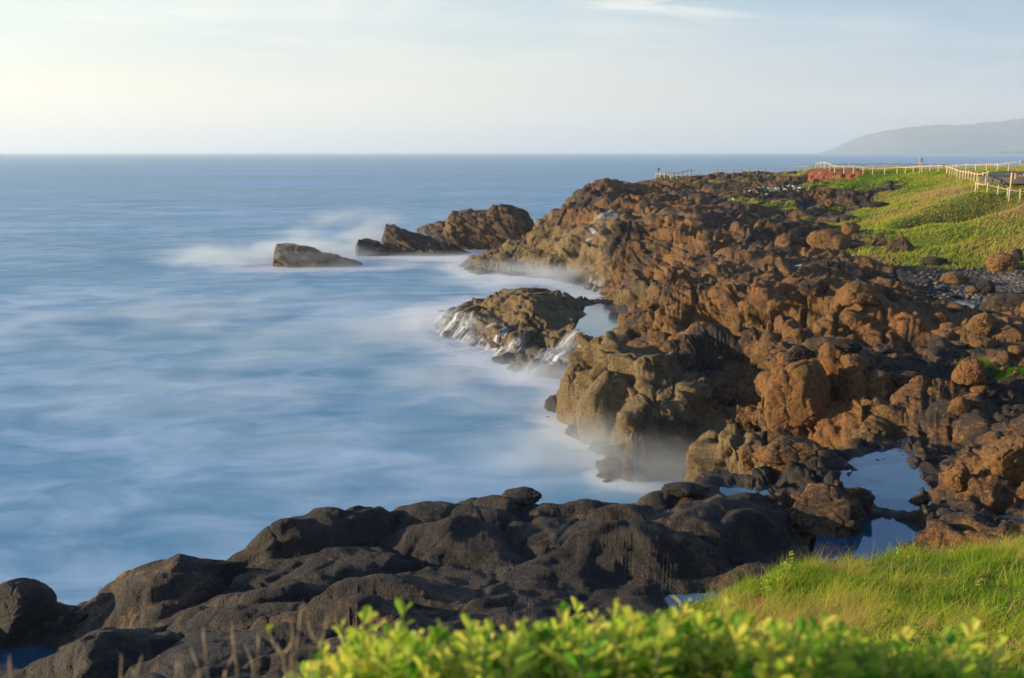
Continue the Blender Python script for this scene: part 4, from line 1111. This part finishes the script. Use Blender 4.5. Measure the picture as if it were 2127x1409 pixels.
def gull(px, py, label, group=None):
    x, y, z = hit(px, py)
    o = bpy.data.objects.new('gull', GULL); link(o, label=label, category='gull')
    if group: o['group'] = group
    o.location = (x, y, z - 0.01); s = RNG.uniform(0.78, 0.95); o.scale = (s, s, s); o.rotation_euler = (0, 0, RNG.uniform(2.2, 4.4) if RNG.uniform() < .7 else RNG.uniform(0, 6.28))
FL = [(1547, 403), (1556, 400), (1572, 404), (1578, 394), (1586, 393), (1588, 403), (1592, 408), (1594, 407), (1598, 395), (1600, 400), (1604, 395), (1607, 391), (1605, 401), (1610, 396), (1612, 399), (1614, 395), (1616, 398), (1618, 394), (1620, 400),
      (1624, 403), (1626, 391), (1628, 398), (1630, 396), (1633, 397), (1637, 391), (1639, 389), (1649, 391), (1652, 396), (1659, 400), (1661, 395), (1664, 394), (1682, 391), (1685, 390), (1687, 389), (1681, 394), (1595, 398), (1601, 402), (1590, 399), (1571, 401)]
for px, py in FL:
    gull(px, py, 'white gull resting in the flock on the dark rocks of the headland', 'gulls resting in a flock on the headland')
gull(1525, 418, 'lone white gull on the rocks left of and below the flock')
gull(1450, 400, 'white gull sitting by itself far left of the flock')
gull(1750, 393, 'single white gull standing right of the flock on open ground')
# ------------------------------------------------------------------ grass
def grass_mesh(name, roots, hgt, wid, tone, lean, seg=3):
    """roots (n,3); one tapering bent blade each"""
    n = len(roots); rg = np.random.default_rng(5)
    az_ = rg.uniform(0, 2 * math.pi, n); fx, fy = np.cos(az_), np.sin(az_)
    la = rg.normal(lean[0], 0.45, n) * hgt; lb = rg.normal(lean[1], 0.45, n) * hgt
    V = np.zeros((n, seg * 2 + 1, 3), np.float32)
    for q in range(seg + 1):
        t = q / seg
        c = roots + np.stack([la * t ** 1.8, lb * t ** 1.8, hgt * (t - 0.22 * t * t)], -1)
        w = wid * (1 - t) ** 0.7
        if q < seg:
            V[:, q * 2] = c + np.stack([fx * w, fy * w, 0 * w], -1) / 2; V[:, q * 2 + 1] = c - np.stack([fx * w, fy * w, 0 * w], -1) / 2
        else: V[:, seg * 2] = c
    k_ = seg * 2 + 1; base = (np.arange(n) * k_)[:, None]
    fs = []
    for q in range(seg - 1): fs += [base + np.array([[q * 2, q * 2 + 1, q * 2 + 3]]), base + np.array([[q * 2, q * 2 + 3, q * 2 + 2]])]
    fs.append(base + np.array([[seg * 2 - 2, seg * 2 - 1, seg * 2]]))
    me = np_mesh(name, V.reshape(-1, 3), np.concatenate(fs)); set_attr(me, 'tone', np.repeat(tone, k_))
    return me
m, k, out = new_mat('grass_blades')
tn = k.attr('tone')
cr = k.n('ShaderNodeValToRGB'); k.put(cr.inputs[0], tn)
cr.color_ramp.elements[0].color = (0.075, 0.19, 0.014, 1); cr.color_ramp.elements[1].color = (0.50, 0.36, 0.16, 1)
for p_, c_ in ((0.35, (0.20, 0.36, 0.024)), (0.62, (0.42, 0.48, 0.05)), (0.8, (0.55, 0.48, 0.10))):
    e_ = cr.color_ramp.elements.new(p_); e_.color = (*c_, 1)
df = k.n('ShaderNodeBsdfDiffuse'); k.put(df.inputs[0], cr.outputs[0])
tr = k.n('ShaderNodeBsdfTranslucent'); k.put(tr.inputs[0], cr.outputs[0])
mx = k.n('ShaderNodeMixShader'); mx.inputs[0].default_value = 0.55
k.put(mx.inputs[1], df.outputs[0]); k.put(mx.inputs[2], tr.outputs[0]); k.put(out.inputs[0], mx.outputs[0])
M_GRASS = m
def scatter(n, x0, x1, y0, y1, thr, seed):
    rg = np.random.default_rng(seed)
    x = rg.uniform(x0, x1, n); y = rg.uniform(y0, y1, n)
    g = grid_sample(grass_a, x, y) + (0.24 if y1 < 30 else 0.42) * fbm2(x * (1.5 if y1 < 30 else 0.35), y * (1.5 if y1 < 30 else 0.35), seed, 4)
    ok = (g > thr) & (np.abs(np.arctan2(x, y)) < R(46))
    x, y = x[ok], y[ok]
    return np.stack([x, y, grid_sample(VZ, x, y) - 0.02], -1)
rts = scatter(430000, -1.0, 17, 4.0, 18.5, 0.55, 21)
x_, y_ = rts[:, 0], rts[:, 1]
cl = fbm2(x_ * 0.9, y_ * 0.9, 31, 3); cl2 = fbm2(x_ * 0.35, y_ * 0.35, 37, 2); rg = np.random.default_rng(8)
dry = np.exp(-((x_ - 4.6) ** 2 / 1.5 + (y_ - 8.6) ** 2 / 1.2)) + 0.7 * np.exp(-((x_ - 3.6) ** 2 / 1.0 + (y_ - 10.8) ** 2 / 0.8))
gt = np.clip(0.56 + 0.6 * cl + 0.45 * cl2 + 0.45 * dry + rg.normal(0, 0.2, len(x_)), 0, 1)
tuft = fbm2(x_ * 2.6, y_ * 2.6, 45, 3)
gh = (0.19 + 0.13 * cl2 + 0.16 * cl + 0.22 * tuft) * np.exp(rg.normal(0, 0.4, len(x_))); gh = np.clip(gh, 0.05, 0.6)
me = grass_mesh('bank_grass', rts, gh, 0.0065 + 0.004 * rg.uniform(size=len(x_)), gt, (0.25, 0.05))
mobj('bank_grass', me, M_GRASS, kind='stuff')
rts = scatter(260000, 22, 75, 56, 125, 0.5, 23)
x_, y_ = rts[:, 0], rts[:, 1]
cl = fbm2(x_ * 0.22, y_ * 0.22, 33, 4); cl2 = fbm2(x_ * 0.07, y_ * 0.07, 38, 3)
gt = np.clip(0.66 + 0.65 * cl + 0.45 * cl2 + rg.normal(0, 0.16, len(x_)), 0, 1)
gh = np.clip((0.20 + 0.16 * cl) * np.exp(rg.normal(0, 0.35, len(x_))), 0.05, 0.6)
me = grass_mesh('slope_grass', rts, gh, 0.05 + 0.03 * rg.uniform(size=len(x_)), gt, (0.35, 0.0), 2)
mobj('slope_grass', me, M_GRASS, kind='stuff')

# green tufts among the rocks
def tuft(px, py, w, label, seed):
    x, y, z = hit(px, py); rg_ = np.random.default_rng(seed); n = 900
    tx_ = rg_.normal(0, w / 2.4, n); ty_ = rg_.normal(0, 0.16, n)
    zz = grid_sample(VZ, x + tx_, y + ty_) - 0.03 - z
    me = grass_mesh('grass_tuft', np.stack([tx_, ty_, zz], -1), np.clip(0.26 - 0.10 * (tx_ / w) ** 2, .06, .3) * np.exp(rg_.normal(0, .25, n)), np.full(n, .022), np.clip(rg_.normal(.33, .12, n), 0, 1), (.25, 0))
    o = mobj('grass_tuft', me, M_GRASS, label=label, category='grass tuft'); o.location = (x, y, z)
tuft(2022, 758, 0.9, 'bright green grass tuft behind the rounded orange boulder', 1)
tuft(2105, 762, 0.8, 'bright green grass tuft at the picture edge right of the orange boulder', 2)
tuft(1655, 458, 3.0, 'low green grass tuft in a hollow of the far brown shelf', 3)

# ------------------------------------------------------------------ leafy plants
m, k, out = new_mat('shrub_leaf')
tn = k.attr('tone')
cr = k.n('ShaderNodeValToRGB'); k.put(cr.inputs[0], tn)
cr.color_ramp.elements[0].color = (0.035, 0.14, 0.012, 1); cr.color_ramp.elements[1].color = (0.72, 0.68, 0.11, 1)
for p_, c_ in ((0.4, (0.12, 0.34, 0.022)), (0.7, (0.38, 0.54, 0.045))):
    e_ = cr.color_ramp.elements.new(p_); e_.color = (*c_, 1)
bs = k.n('ShaderNodeBsdfPrincipled'); k.put(bs.inputs['Base Color'], cr.outputs[0]); bs.inputs['Roughness'].default_value = 0.45
bs.inputs['Specular IOR Level'].default_value = 0.3
tr = k.n('ShaderNodeBsdfTranslucent'); k.put(tr.inputs[0], cr.outputs[0])
mx = k.n('ShaderNodeMixShader'); mx.inputs[0].default_value = 0.55
k.put(mx.inputs[1], bs.outputs[0]); k.put(mx.inputs[2], tr.outputs[0]); k.put(out.inputs[0], mx.outputs[0])
M_LEAF = m
M_STEM = plain('shrub_stem', (0.10, 0.075, 0.035), (0.20, 0.16, 0.07), 30, 0.8)
# one leaf: obovate blade, folded along the midrib and arched
LT = np.array([0, .18, .4, .62, .82, .95, 1.0]); LW = np.array([.05, .22, .62, .92, .95, .6, .06])
def leaf_grid():
    P_ = []
    for t, w in zip(LT, LW):
        for s in (-1, -0.5, 0, 0.5, 1):
            P_.append((s * w * 0.24, t, 0.10 * abs(s) * w - 0.22 * t * t))
    n = 5; F_ = [(i * n + q, i * n + q + 1, (i + 1) * n + q + 1, (i + 1) * n + q) for i in range(len(LT) - 1) for q in range(n - 1)]
    return np.array(P_), np.array(F_)
LP, LF = leaf_grid()
def leaves_mesh(name, L):
    """L: list of (pos, dir, up, length, tone)"""
    n = len(L)
    pos = np.array([l[0] for l in L]); d = np.array([l[1] for l in L]); up = np.array([l[2] for l in L]); ln = np.array([l[3] for l in L]); tn = np.array([l[4] for l in L])
    d /= np.linalg.norm(d, axis=1, keepdims=True)
    sd_ = np.cross(d, up); sd_ /= np.linalg.norm(sd_, axis=1, keepdims=True) + 1e-9
    nn = np.cross(sd_, d)
    V = pos[:, None] + ln[:, None, None] * (LP[None, :, 0:1] * sd_[:, None] + LP[None, :, 1:2] * d[:, None] + LP[None, :, 2:3] * nn[:, None])
    k_ = len(LP); Fs = ((np.arange(n) * k_)[:, None, None] + LF[None]).reshape(-1, 4)
    me = np_mesh(name, V.reshape(-1, 3), Fs); set_attr(me, 'tone', np.repeat(tn, k_)); return me
def shrub(px0, px1, d, tops, label, nst, seed, name='leafy_shrub', ll=(.028, .088)):
    """a clump of upright shoots with whorled leaves; tops: crest line as (px, py) of the shoot tips"""
    rg = np.random.default_rng(seed)
    xm = ((px0 + px1) / 2 - CX) / FPX * d; zb = ground(xm, d)
    root = bpy.data.objects.new(name, None); link(root, label=label, category='shrub'); root.location = (xm, d, zb)
    st = MB(); L = []
    tp = np.array(tops, float)
    for q in range(nst):
        px = rg.uniform(px0, px1); dd = d + rg.uniform(-0.35, 0.35)
        py = np.interp(px, tp[:, 0], tp[:, 1]) + abs(rg.normal(0, 1)) * 62 + 8 - (rg.uniform(10, 48) if rg.uniform() < 0.13 else 0)
        xt, yt, zt = at_d(px, py, dd)
        zt = min(zt, CAM_Z - 0.9)
        bx, by = xt * 0.985 + rg.normal(0, .05), yt + rg.normal(0, .06)
        zg = ground(bx, by); h = zt - zg
        if h < 0.15: continue
        bend = rg.normal(0.03, 0.03); pts = []
        for t in (0, .25, .5, .75, 1):
            pts.append((bx + (xt - bx) * t + bend * t * t - xm, by + (yt - by) * t - d, zg - 0.03 + (h + .03) * t - zb))
        st.tube(pts, [.005, .0045, .004, .003, .0018], 5)
        tone0 = rg.normal(0.62, 0.16)
        nl = int(rg.integers(13, 20)); a = rg.uniform(0, 6.28)
        for w in range(nl):
            t = 1 - 0.5 * (w / nl) ** 1.1 * min(1, 0.42 / h * 1.3)
            f_ = t * 4; i0 = min(int(f_), 3); p = np.array(pts[i0]) * (1 - (f_ - i0)) + np.array(pts[i0 + 1]) * (f_ - i0)
            a += 2.4 + rg.normal(0, .3)
            el_ = 1.15 - 1.1 * (w / nl) + rg.normal(0, .2)
            dr = np.array([math.cos(a) * math.cos(el_) + 0.25, math.sin(a) * math.cos(el_), math.sin(el_)])
            up = np.array([rg.normal(0, .35), rg.normal(0, .35), 1.0])
            L.append((p, dr, up, rg.uniform(*ll) * (0.6 + 0.4 * min(1, w / 4)), float(np.clip(tone0 + rg.normal(0, .17) + 0.12 * (1 - w / nl), 0, 1))))
    st.build('stem', M_STEM, root, True)
    mobj('foliage', leaves_mesh('foliage', L), M_LEAF, root)
TOP = ((560, 1390), (650, 1375), (700, 1345), (765, 1285), (800, 1300), (850, 1335), (920, 1325), (985, 1305), (1040, 1325), (1080, 1285), (1120, 1310), (1145, 1280), (1190, 1320), (1240, 1290), (1290, 1268), (1330, 1290),
       (1395, 1258), (1440, 1285), (1500, 1280), (1560, 1290), (1620, 1318), (1700, 1300), (1760, 1322), (1830, 1350), (1900, 1345), (1960, 1350), (2010, 1335), (2050, 1380), (2090, 1409))
for px0, px1, d, lab, nst, sd_ in ((560, 720, 2.6, 'lowest yellow green shrub at the left end, behind the dry stalks', 40, 1),
        (690, 870, 2.5, 'leafy shrub whose two tall shoots bend right, beside the dry stalks', 75, 2),
        (850, 1060, 2.4, 'rounded leafy shrub crossed by one slanting dark twig', 85, 3),
        (1030, 1220, 2.5, 'leafy shrub with twin bright tips before the middle of the black shelf', 80, 4),
        (1190, 1350, 2.4, 'dense bright shrub with broad flat top left of the tallest shoot', 75, 5),
        (1330, 1520, 2.6, 'leafy shrub carrying the tallest pointed shoot of the row', 80, 6),
        (1490, 1700, 2.4, 'leafy shrub in front of the small dark pool and grass tuft', 85, 7),
        (1670, 1870, 2.5, 'lower leafy shrub in front of the straw coloured grass', 75, 8),
        (1850, 2075, 2.5, 'rightmost leafy shrub of the row, thinning out into grass', 70, 9)):
    shrub(px0, px1, d, TOP, lab, nst, sd_ * 13)
# a leafy herb on the soil nose of the bank
x, y, z = hit(1640, 1215)
shrub(1585, 1690, y, ((1585, 1200), (1640, 1178), (1690, 1195)), 'bright green herb growing on the brown earth nose of the grass bank', 34, 777, 'leafy_herb', (.06, .10))

# broad leaved weeds between the grass
rg = np.random.default_rng(77); L = []
for q in range(900):
    x = rg.uniform(0.5, 14); y = rg.uniform(7.0, 17)
    if fbm2(np.array([x * 0.8]), np.array([y * 0.8]), 61, 2)[0] < 0.10: continue
    if grid_sample(grass_a, np.array([x]), np.array([y]))[0] < 0.6: continue
    z = float(grid_sample(VZ, np.array([x]), np.array([y]))[0]); h = rg.uniform(0.10, 0.34); t0 = rg.uniform(0.02, 0.5)
    for w in range(11):
        a = rg.uniform(0, 6.28); e_ = rg.uniform(0.1, 1.0); rr0 = rg.uniform(0, .10)
        L.append(((x + rr0 * math.cos(a), y + rr0 * math.sin(a), z + h * rg.uniform(.45, 1)), (math.cos(a) * math.cos(e_) + .2, math.sin(a) * math.cos(e_), math.sin(e_)), (rg.normal(0, .3), rg.normal(0, .3), 1.0), rg.uniform(.03, .075), float(np.clip(t0 + .25 + rg.normal(0, .1), 0, 1))))
mobj('bank_weeds', leaves_mesh('bank_weeds', L), M_LEAF, kind='stuff')
# seeding grass stems
n_ = 2600; x = rg.uniform(0.5, 14, n_); y = rg.uniform(6.5, 17, n_)
ok = (grid_sample(grass_a, x, y) > 0.6) & (fbm2(x * 0.6, y * 0.6, 67, 2) > -0.05); x, y = x[ok], y[ok]
rts = np.stack([x, y, grid_sample(VZ, x, y)], -1)
me = grass_mesh('seeding_grass', rts, np.exp(rg.normal(-0.75, .25, len(x))), np.full(len(x), .008), np.clip(rg.normal(.9, .08, len(x)), 0, 1), (.3, .1), 4)
mobj('seeding_grass', me, M_GRASS, kind='stuff')

# ------------------------------------------------------------------ dry stalks
M_STALK = plain('dry_stalk', (0.26, 0.17, 0.09), (0.50, 0.38, 0.24), 40, 0.85, (1, 1, .4))
def stalk(base_px, lines, label, d=2.35, r=0.0048):
    """lines: chains of photograph pixels from the foot up"""
    x0, y0, z0 = at_d(base_px, 1440, d); zg = ground(x0, d)
    root = bpy.data.objects.new('dry_stalk', None); link(root, label=label, category='stalk'); root.location = (x0, d, zg)
    for i, ch in enumerate(lines):
        pts = [] if i else [(0, 0, -0.03)]
        for q, (px, py) in enumerate(ch):
            x, y, z = at_d(px, py, d + 0.01 * q); pts.append((x - x0, y - d, z - zg))
        # knots along the stem
        P_ = []; Rr = []
        for a, b in zip(pts[:-1], pts[1:]):
            nseg = max(2, int((Vector(b) - Vector(a)).length / 0.022))
            for q in range(nseg):
                t = q / nseg
                P_.append(Vector(a).lerp(Vector(b), t) + Vector((random.gauss(0, .0012), random.gauss(0, .0012), 0))); Rr.append(0)
        P_.append(Vector(pts[-1])); Rr.append(0); N = len(P_)
        rad = [(r if i == 0 else r * .8) * (1 - 0.55 * q / N) * (1.35 if q % 3 == 0 else 0.9) for q in range(N)]; rad[-1] *= .5
        mb = MB(); mb.tube(P_, rad, 6)
        mb.build('stem' if i == 0 else 'side_branch', M_STALK, root, True)
    return root
SL = ((611, [[(611, 1440), (613, 1380), (619, 1320), (629, 1248)]], 'tallest dry stalk, leaning slightly right among the bunch'),
      (434, [[(434, 1440), (430, 1400), (424, 1350), (422, 1302)]], 'plain dry stalk left of the one with a low side branch'),
      (495, [[(495, 1440), (492, 1390), (487, 1340), (482, 1290)], [(466, 1409), (475, 1380), (488, 1355)]], 'dry stalk with a low side branch crossing its foot'),
      (535, [[(535, 1440), (534, 1390), (536, 1340), (537, 1299)]], 'straight single dry stalk left of the green tipped sprig'),
      (668, [[(668, 1440), (668, 1380), (665, 1343), (650, 1322), (639, 1292)], [(666, 1342), (674, 1310), (680, 1279)], [(666, 1346), (680, 1338), (682, 1328)]], 'forked dry stalk with arms like a Y at the right of the bunch'),
      (530, [[(530, 1440), (524, 1375), (509, 1338)]], 'short dry stalk slanting left, below the straight one'),
      (646, [[(646, 1440), (645, 1370), (647, 1337)]], 'short thin dry stalk between the tallest and the forked one'),
      (604, [[(604, 1440), (606, 1370), (608, 1310), (604, 1287)], [(607, 1335), (598, 1348), (590, 1358)]], 'knotty dry stalk close against the left of the tallest one'),
      (418, [[(418, 1440), (410, 1385), (395, 1345)]], 'dry stalk slanting left, third from the left edge of the bunch'),
      (380, [[(380, 1440), (378, 1400), (374, 1368)]], 'short stub of dry stalk at the left of the bunch'),
      (360, [[(360, 1440), (368, 1378), (366, 1375)]], 'very short bent dry twig at the far left of the bunch'),
      (958, [[(965, 1440), (950, 1375), (928, 1325), (907, 1284)]], 'slanting dark twig rising out of the rounded shrub'),
      (284, [[(276, 1440), (283, 1400), (295, 1362)], [(281, 1405), (276, 1390)]], 'dry stalk leaning right, apart from the bunch over dark rock'),
      (252, [[(250, 1440), (251, 1400), (252, 1359)]], 'upright dry stalk standing apart, left of the leaning one'),
      (20, [[(26, 1440), (23, 1400), (20, 1359)]], 'dry stalk in front of the pool at the left edge'),
      (73, [[(76, 1440), (75, 1410), (73, 1385)]], 'short dry stalk between the left pool and the dark rock'),
      (700, [[(690, 1440), (700, 1370), (718, 1310)]], 'thin pale grass stem at the left side of the tall shrub shoots'))
for b_, ln_, lab in SL: stalk(b_, ln_, lab)
sp_ = stalk(588, [[(600, 1440), (588, 1365), (572, 1345), (560, 1315)], [(585, 1358), (574, 1335)]], 'curved dry sprig with a yellow green tuft of leaves at its tip', 2.4)
L = []
tx, ty, tz = at_d(560, 1315, 2.43)
for q in range(16):
    a = q * 2.4; L.append(((tx - sp_.location.x, ty - 2.4, tz - sp_.location.z), (math.cos(a) * .45, math.sin(a) * .45, 1.0), (math.cos(a), math.sin(a), .2), random.uniform(.016, .026), random.uniform(.55, .95)))
mobj('leaf_tuft', leaves_mesh('leaf_tuft', L), M_LEAF, sp_)
# ------------------------------------------------------------------ white water running off the ledges
m, k, out = new_mat('white_water')
u_ = k.attr('across'); w_ = k.attr('along')
cv = k.n('ShaderNodeCombineXYZ'); k.put(cv.inputs[0], u_); k.put(cv.inputs[1], w_)
s1 = k.noise(k.mapping(cv.outputs[0], (10.0, 0.4, 1)), 1.0, 5, 0.6, 0.5); s2 = k.noise(k.mapping(cv.outputs[0], (1.3, 0.35, 1)), 1.0, 4, 0.55, 0.4)
al = k.math('ADD', k.math('MULTIPLY', s1, 0.6), k.math('MULTIPLY', s2, 0.75))
al = k.math('MULTIPLY', k.rng(al, 0.52, 0.92, 0, 0.75, True), k.attr('cover'))
bs = k.n('ShaderNodeBsdfPrincipled'); bs.inputs['Base Color'].default_value = (0.72, 0.80, 0.90, 1); bs.inputs['Roughness'].default_value = 0.6
bs.inputs['Subsurface Weight'].default_value = 0.0
k.put(bs.inputs['Alpha'], al); k.put(out.inputs[0], bs.outputs[0])
M_WHITE = m
def white_water(poly_px, src, dst, label, soft=0.9, gain=1.0, zmax_=50.0):
    poly = [at_z(a, b, z) for a, b, z in poly_px]
    mk = poly_mask(poly, 1); cov = sstep(-0.15, soft, mk + 0.35 * fbm2(X * 1.2, Y * 1.2, 951, 3)) * gain
    a = at_z(*src); b = at_z(*dst); L = math.hypot(b[0] - a[0], b[1] - a[1]); dx, dy = (b[0] - a[0]) / L, (b[1] - a[1]) / L
    cov = cov * sstep(zmax_, zmax_ * 0.5, VZ)
    cv_ = cov.reshape(-1)
    qd = quads[cv_[quads].max(1) > 0.02]
    us = np.zeros(len(verts), bool); us[qd.ravel()] = True; rm = np.cumsum(us) - 1
    nx2, ny2, nz2 = grid_normals(VX, VY, VZ); nn = np.stack([nx2, ny2, nz2], -1).reshape(-1, 3)[us]
    P_ = np.stack([X, Y, np.maximum(box(H, 4, 4), 0.5 * (H + VZ))], -1).reshape(-1, 3)[us] + nn * 0.05
    P_[:, 2] = np.maximum(P_[:, 2], 0.03)
    me = np_mesh('white_water', P_, rm[qd])
    set_attr(me, 'cover', cv_[us]); set_attr(me, 'across', -P_[:, 0] * dy + P_[:, 1] * dx); set_attr(me, 'along', P_[:, 0] * dx + P_[:, 1] * dy - 0.8 * P_[:, 2])
    o = mobj('white_water', me, M_WHITE, label=label, category='white water')
    return o
white_water(((1205, 690, 1.2), (1245, 700, 1.2), (1225, 740, 0.8), (1180, 790, 0), (1060, 805, 0), (1085, 765, 0), (1130, 725, 0.8)), (1225, 700, 1.2), (1095, 795, 0), 'white cascade spilling from the ledge pool down to the sea')
white_water(((850, 645, 0), (950, 650, .3), (1000, 690, .5), (1100, 712, .5), (1095, 750, 0), (1000, 765, 0), (920, 735, 0), (870, 690, 0)), (1010, 660, 1.2), (900, 730, 0), 'white backwash draining off the left tip of the tidal ledge')
white_water(((1205, 480, 4.2), (1275, 458, 5), (1285, 464, 5), (1215, 500, 3.6)), (1270, 460, 5), (1200, 500, 3.5), 'thin white trickle high on the washed headland rock', 0.4, 0.6)
white_water(((1140, 590, 0), (1260, 590, .4), (1255, 615, 0), (1130, 612, 0)), (1200, 580, 1), (1190, 612, 0), 'white wash along the foot of the headland cove', 1.2, 0.8, 1.2)

# ------------------------------------------------------------------ spray and low mist over the water
def mist(px, py, size, dens, name='sea_mist', zc=0.0, seed=0, stretch=1.0, d=None):
    x, y = at_z(px, py, 0) if d is None else px_at(px, d)
    import bmesh
    bm_ = bmesh.new(); bmesh.ops.create_icosphere(bm_, subdivisions=3, radius=1.0)
    me = bpy.data.meshes.new(name); bm_.to_mesh(me); bm_.free()
    m, k, out = new_mat(name + '_air')
    tc = k.n('ShaderNodeTexCoord'); geo = k.n('ShaderNodeNewGeometry')
    ln = k.n('ShaderNodeVectorMath', operation='LENGTH'); k.put(ln.inputs[0], tc.outputs['Object'])
    fall = k.rng(ln.outputs['Value'], 0.98, 0.1, 0, 1, True)
    nz_ = k.noise(k.mapping(geo.outputs['Position'], (0.16 * stretch, 0.22, 0.5), (0, 0, 0), (seed * 3.1, seed, 0)), 1.0, 3, 0.55, 0.3)
    dn = k.math('MULTIPLY', k.math('MULTIPLY', fall, k.rng(nz_, 0.34, 0.72, 0, 1, True)), dens)
    vp = k.n('ShaderNodeVolumePrincipled'); vp.inputs['Color'].default_value = (0.82, 0.91, 1.0, 1); k.put(vp.inputs['Density'], dn)
    vp.inputs['Anisotropy'].default_value = 0.2
    k.put(out.inputs[1], vp.outputs[0])
    o = mobj(name, me, m, kind='stuff'); o.location = (x, y, zc); o.scale = size
    return o
mist(745, 500, (12, 5, 5.5), 0.75, seed=1, zc=0.8, d=109)
mist(560, 548, (15, 8, 3.2), 0.60, seed=2, zc=0.2)
mist(900, 552, (18, 9, 1.6), 0.30, seed=3)
mist(1130, 588, (14, 9, 2.4), 0.55, seed=4)
mist(900, 690, (14, 9, 1.8), 0.32, seed=5)
mist(1090, 810, (9, 7, 1.8), 0.75, seed=6)
mist(1300, 975, (7.5, 5, 2.4), 0.95, seed=7)
mist(700, 800, (22, 14, 0.9), 0.22, seed=8)
mist(420, 660, (28, 18, 1.0), 0.18, seed=9)
mist(950, 950, (15, 7, 0.8), 0.22, seed=10)
mist(1010, 440, (12, 5, 3.0), 0.14, seed=11, d=121)

# ------------------------------------------------------------------ air between here and the far headland
mb = MB(); mb.box((0, 9000, 124), (52000, 40000, 252))
m, k, out = new_mat('haze_air')
vp = k.n('ShaderNodeVolumePrincipled'); vp.inputs['Color'].default_value = (0.78, 0.89, 1.0, 1); vp.inputs['Density'].default_value = 0.00022
vp.inputs['Anisotropy'].default_value = 0.2
k.put(out.inputs[1], vp.outputs[0])
mb.build('haze', m, kind='stuff')
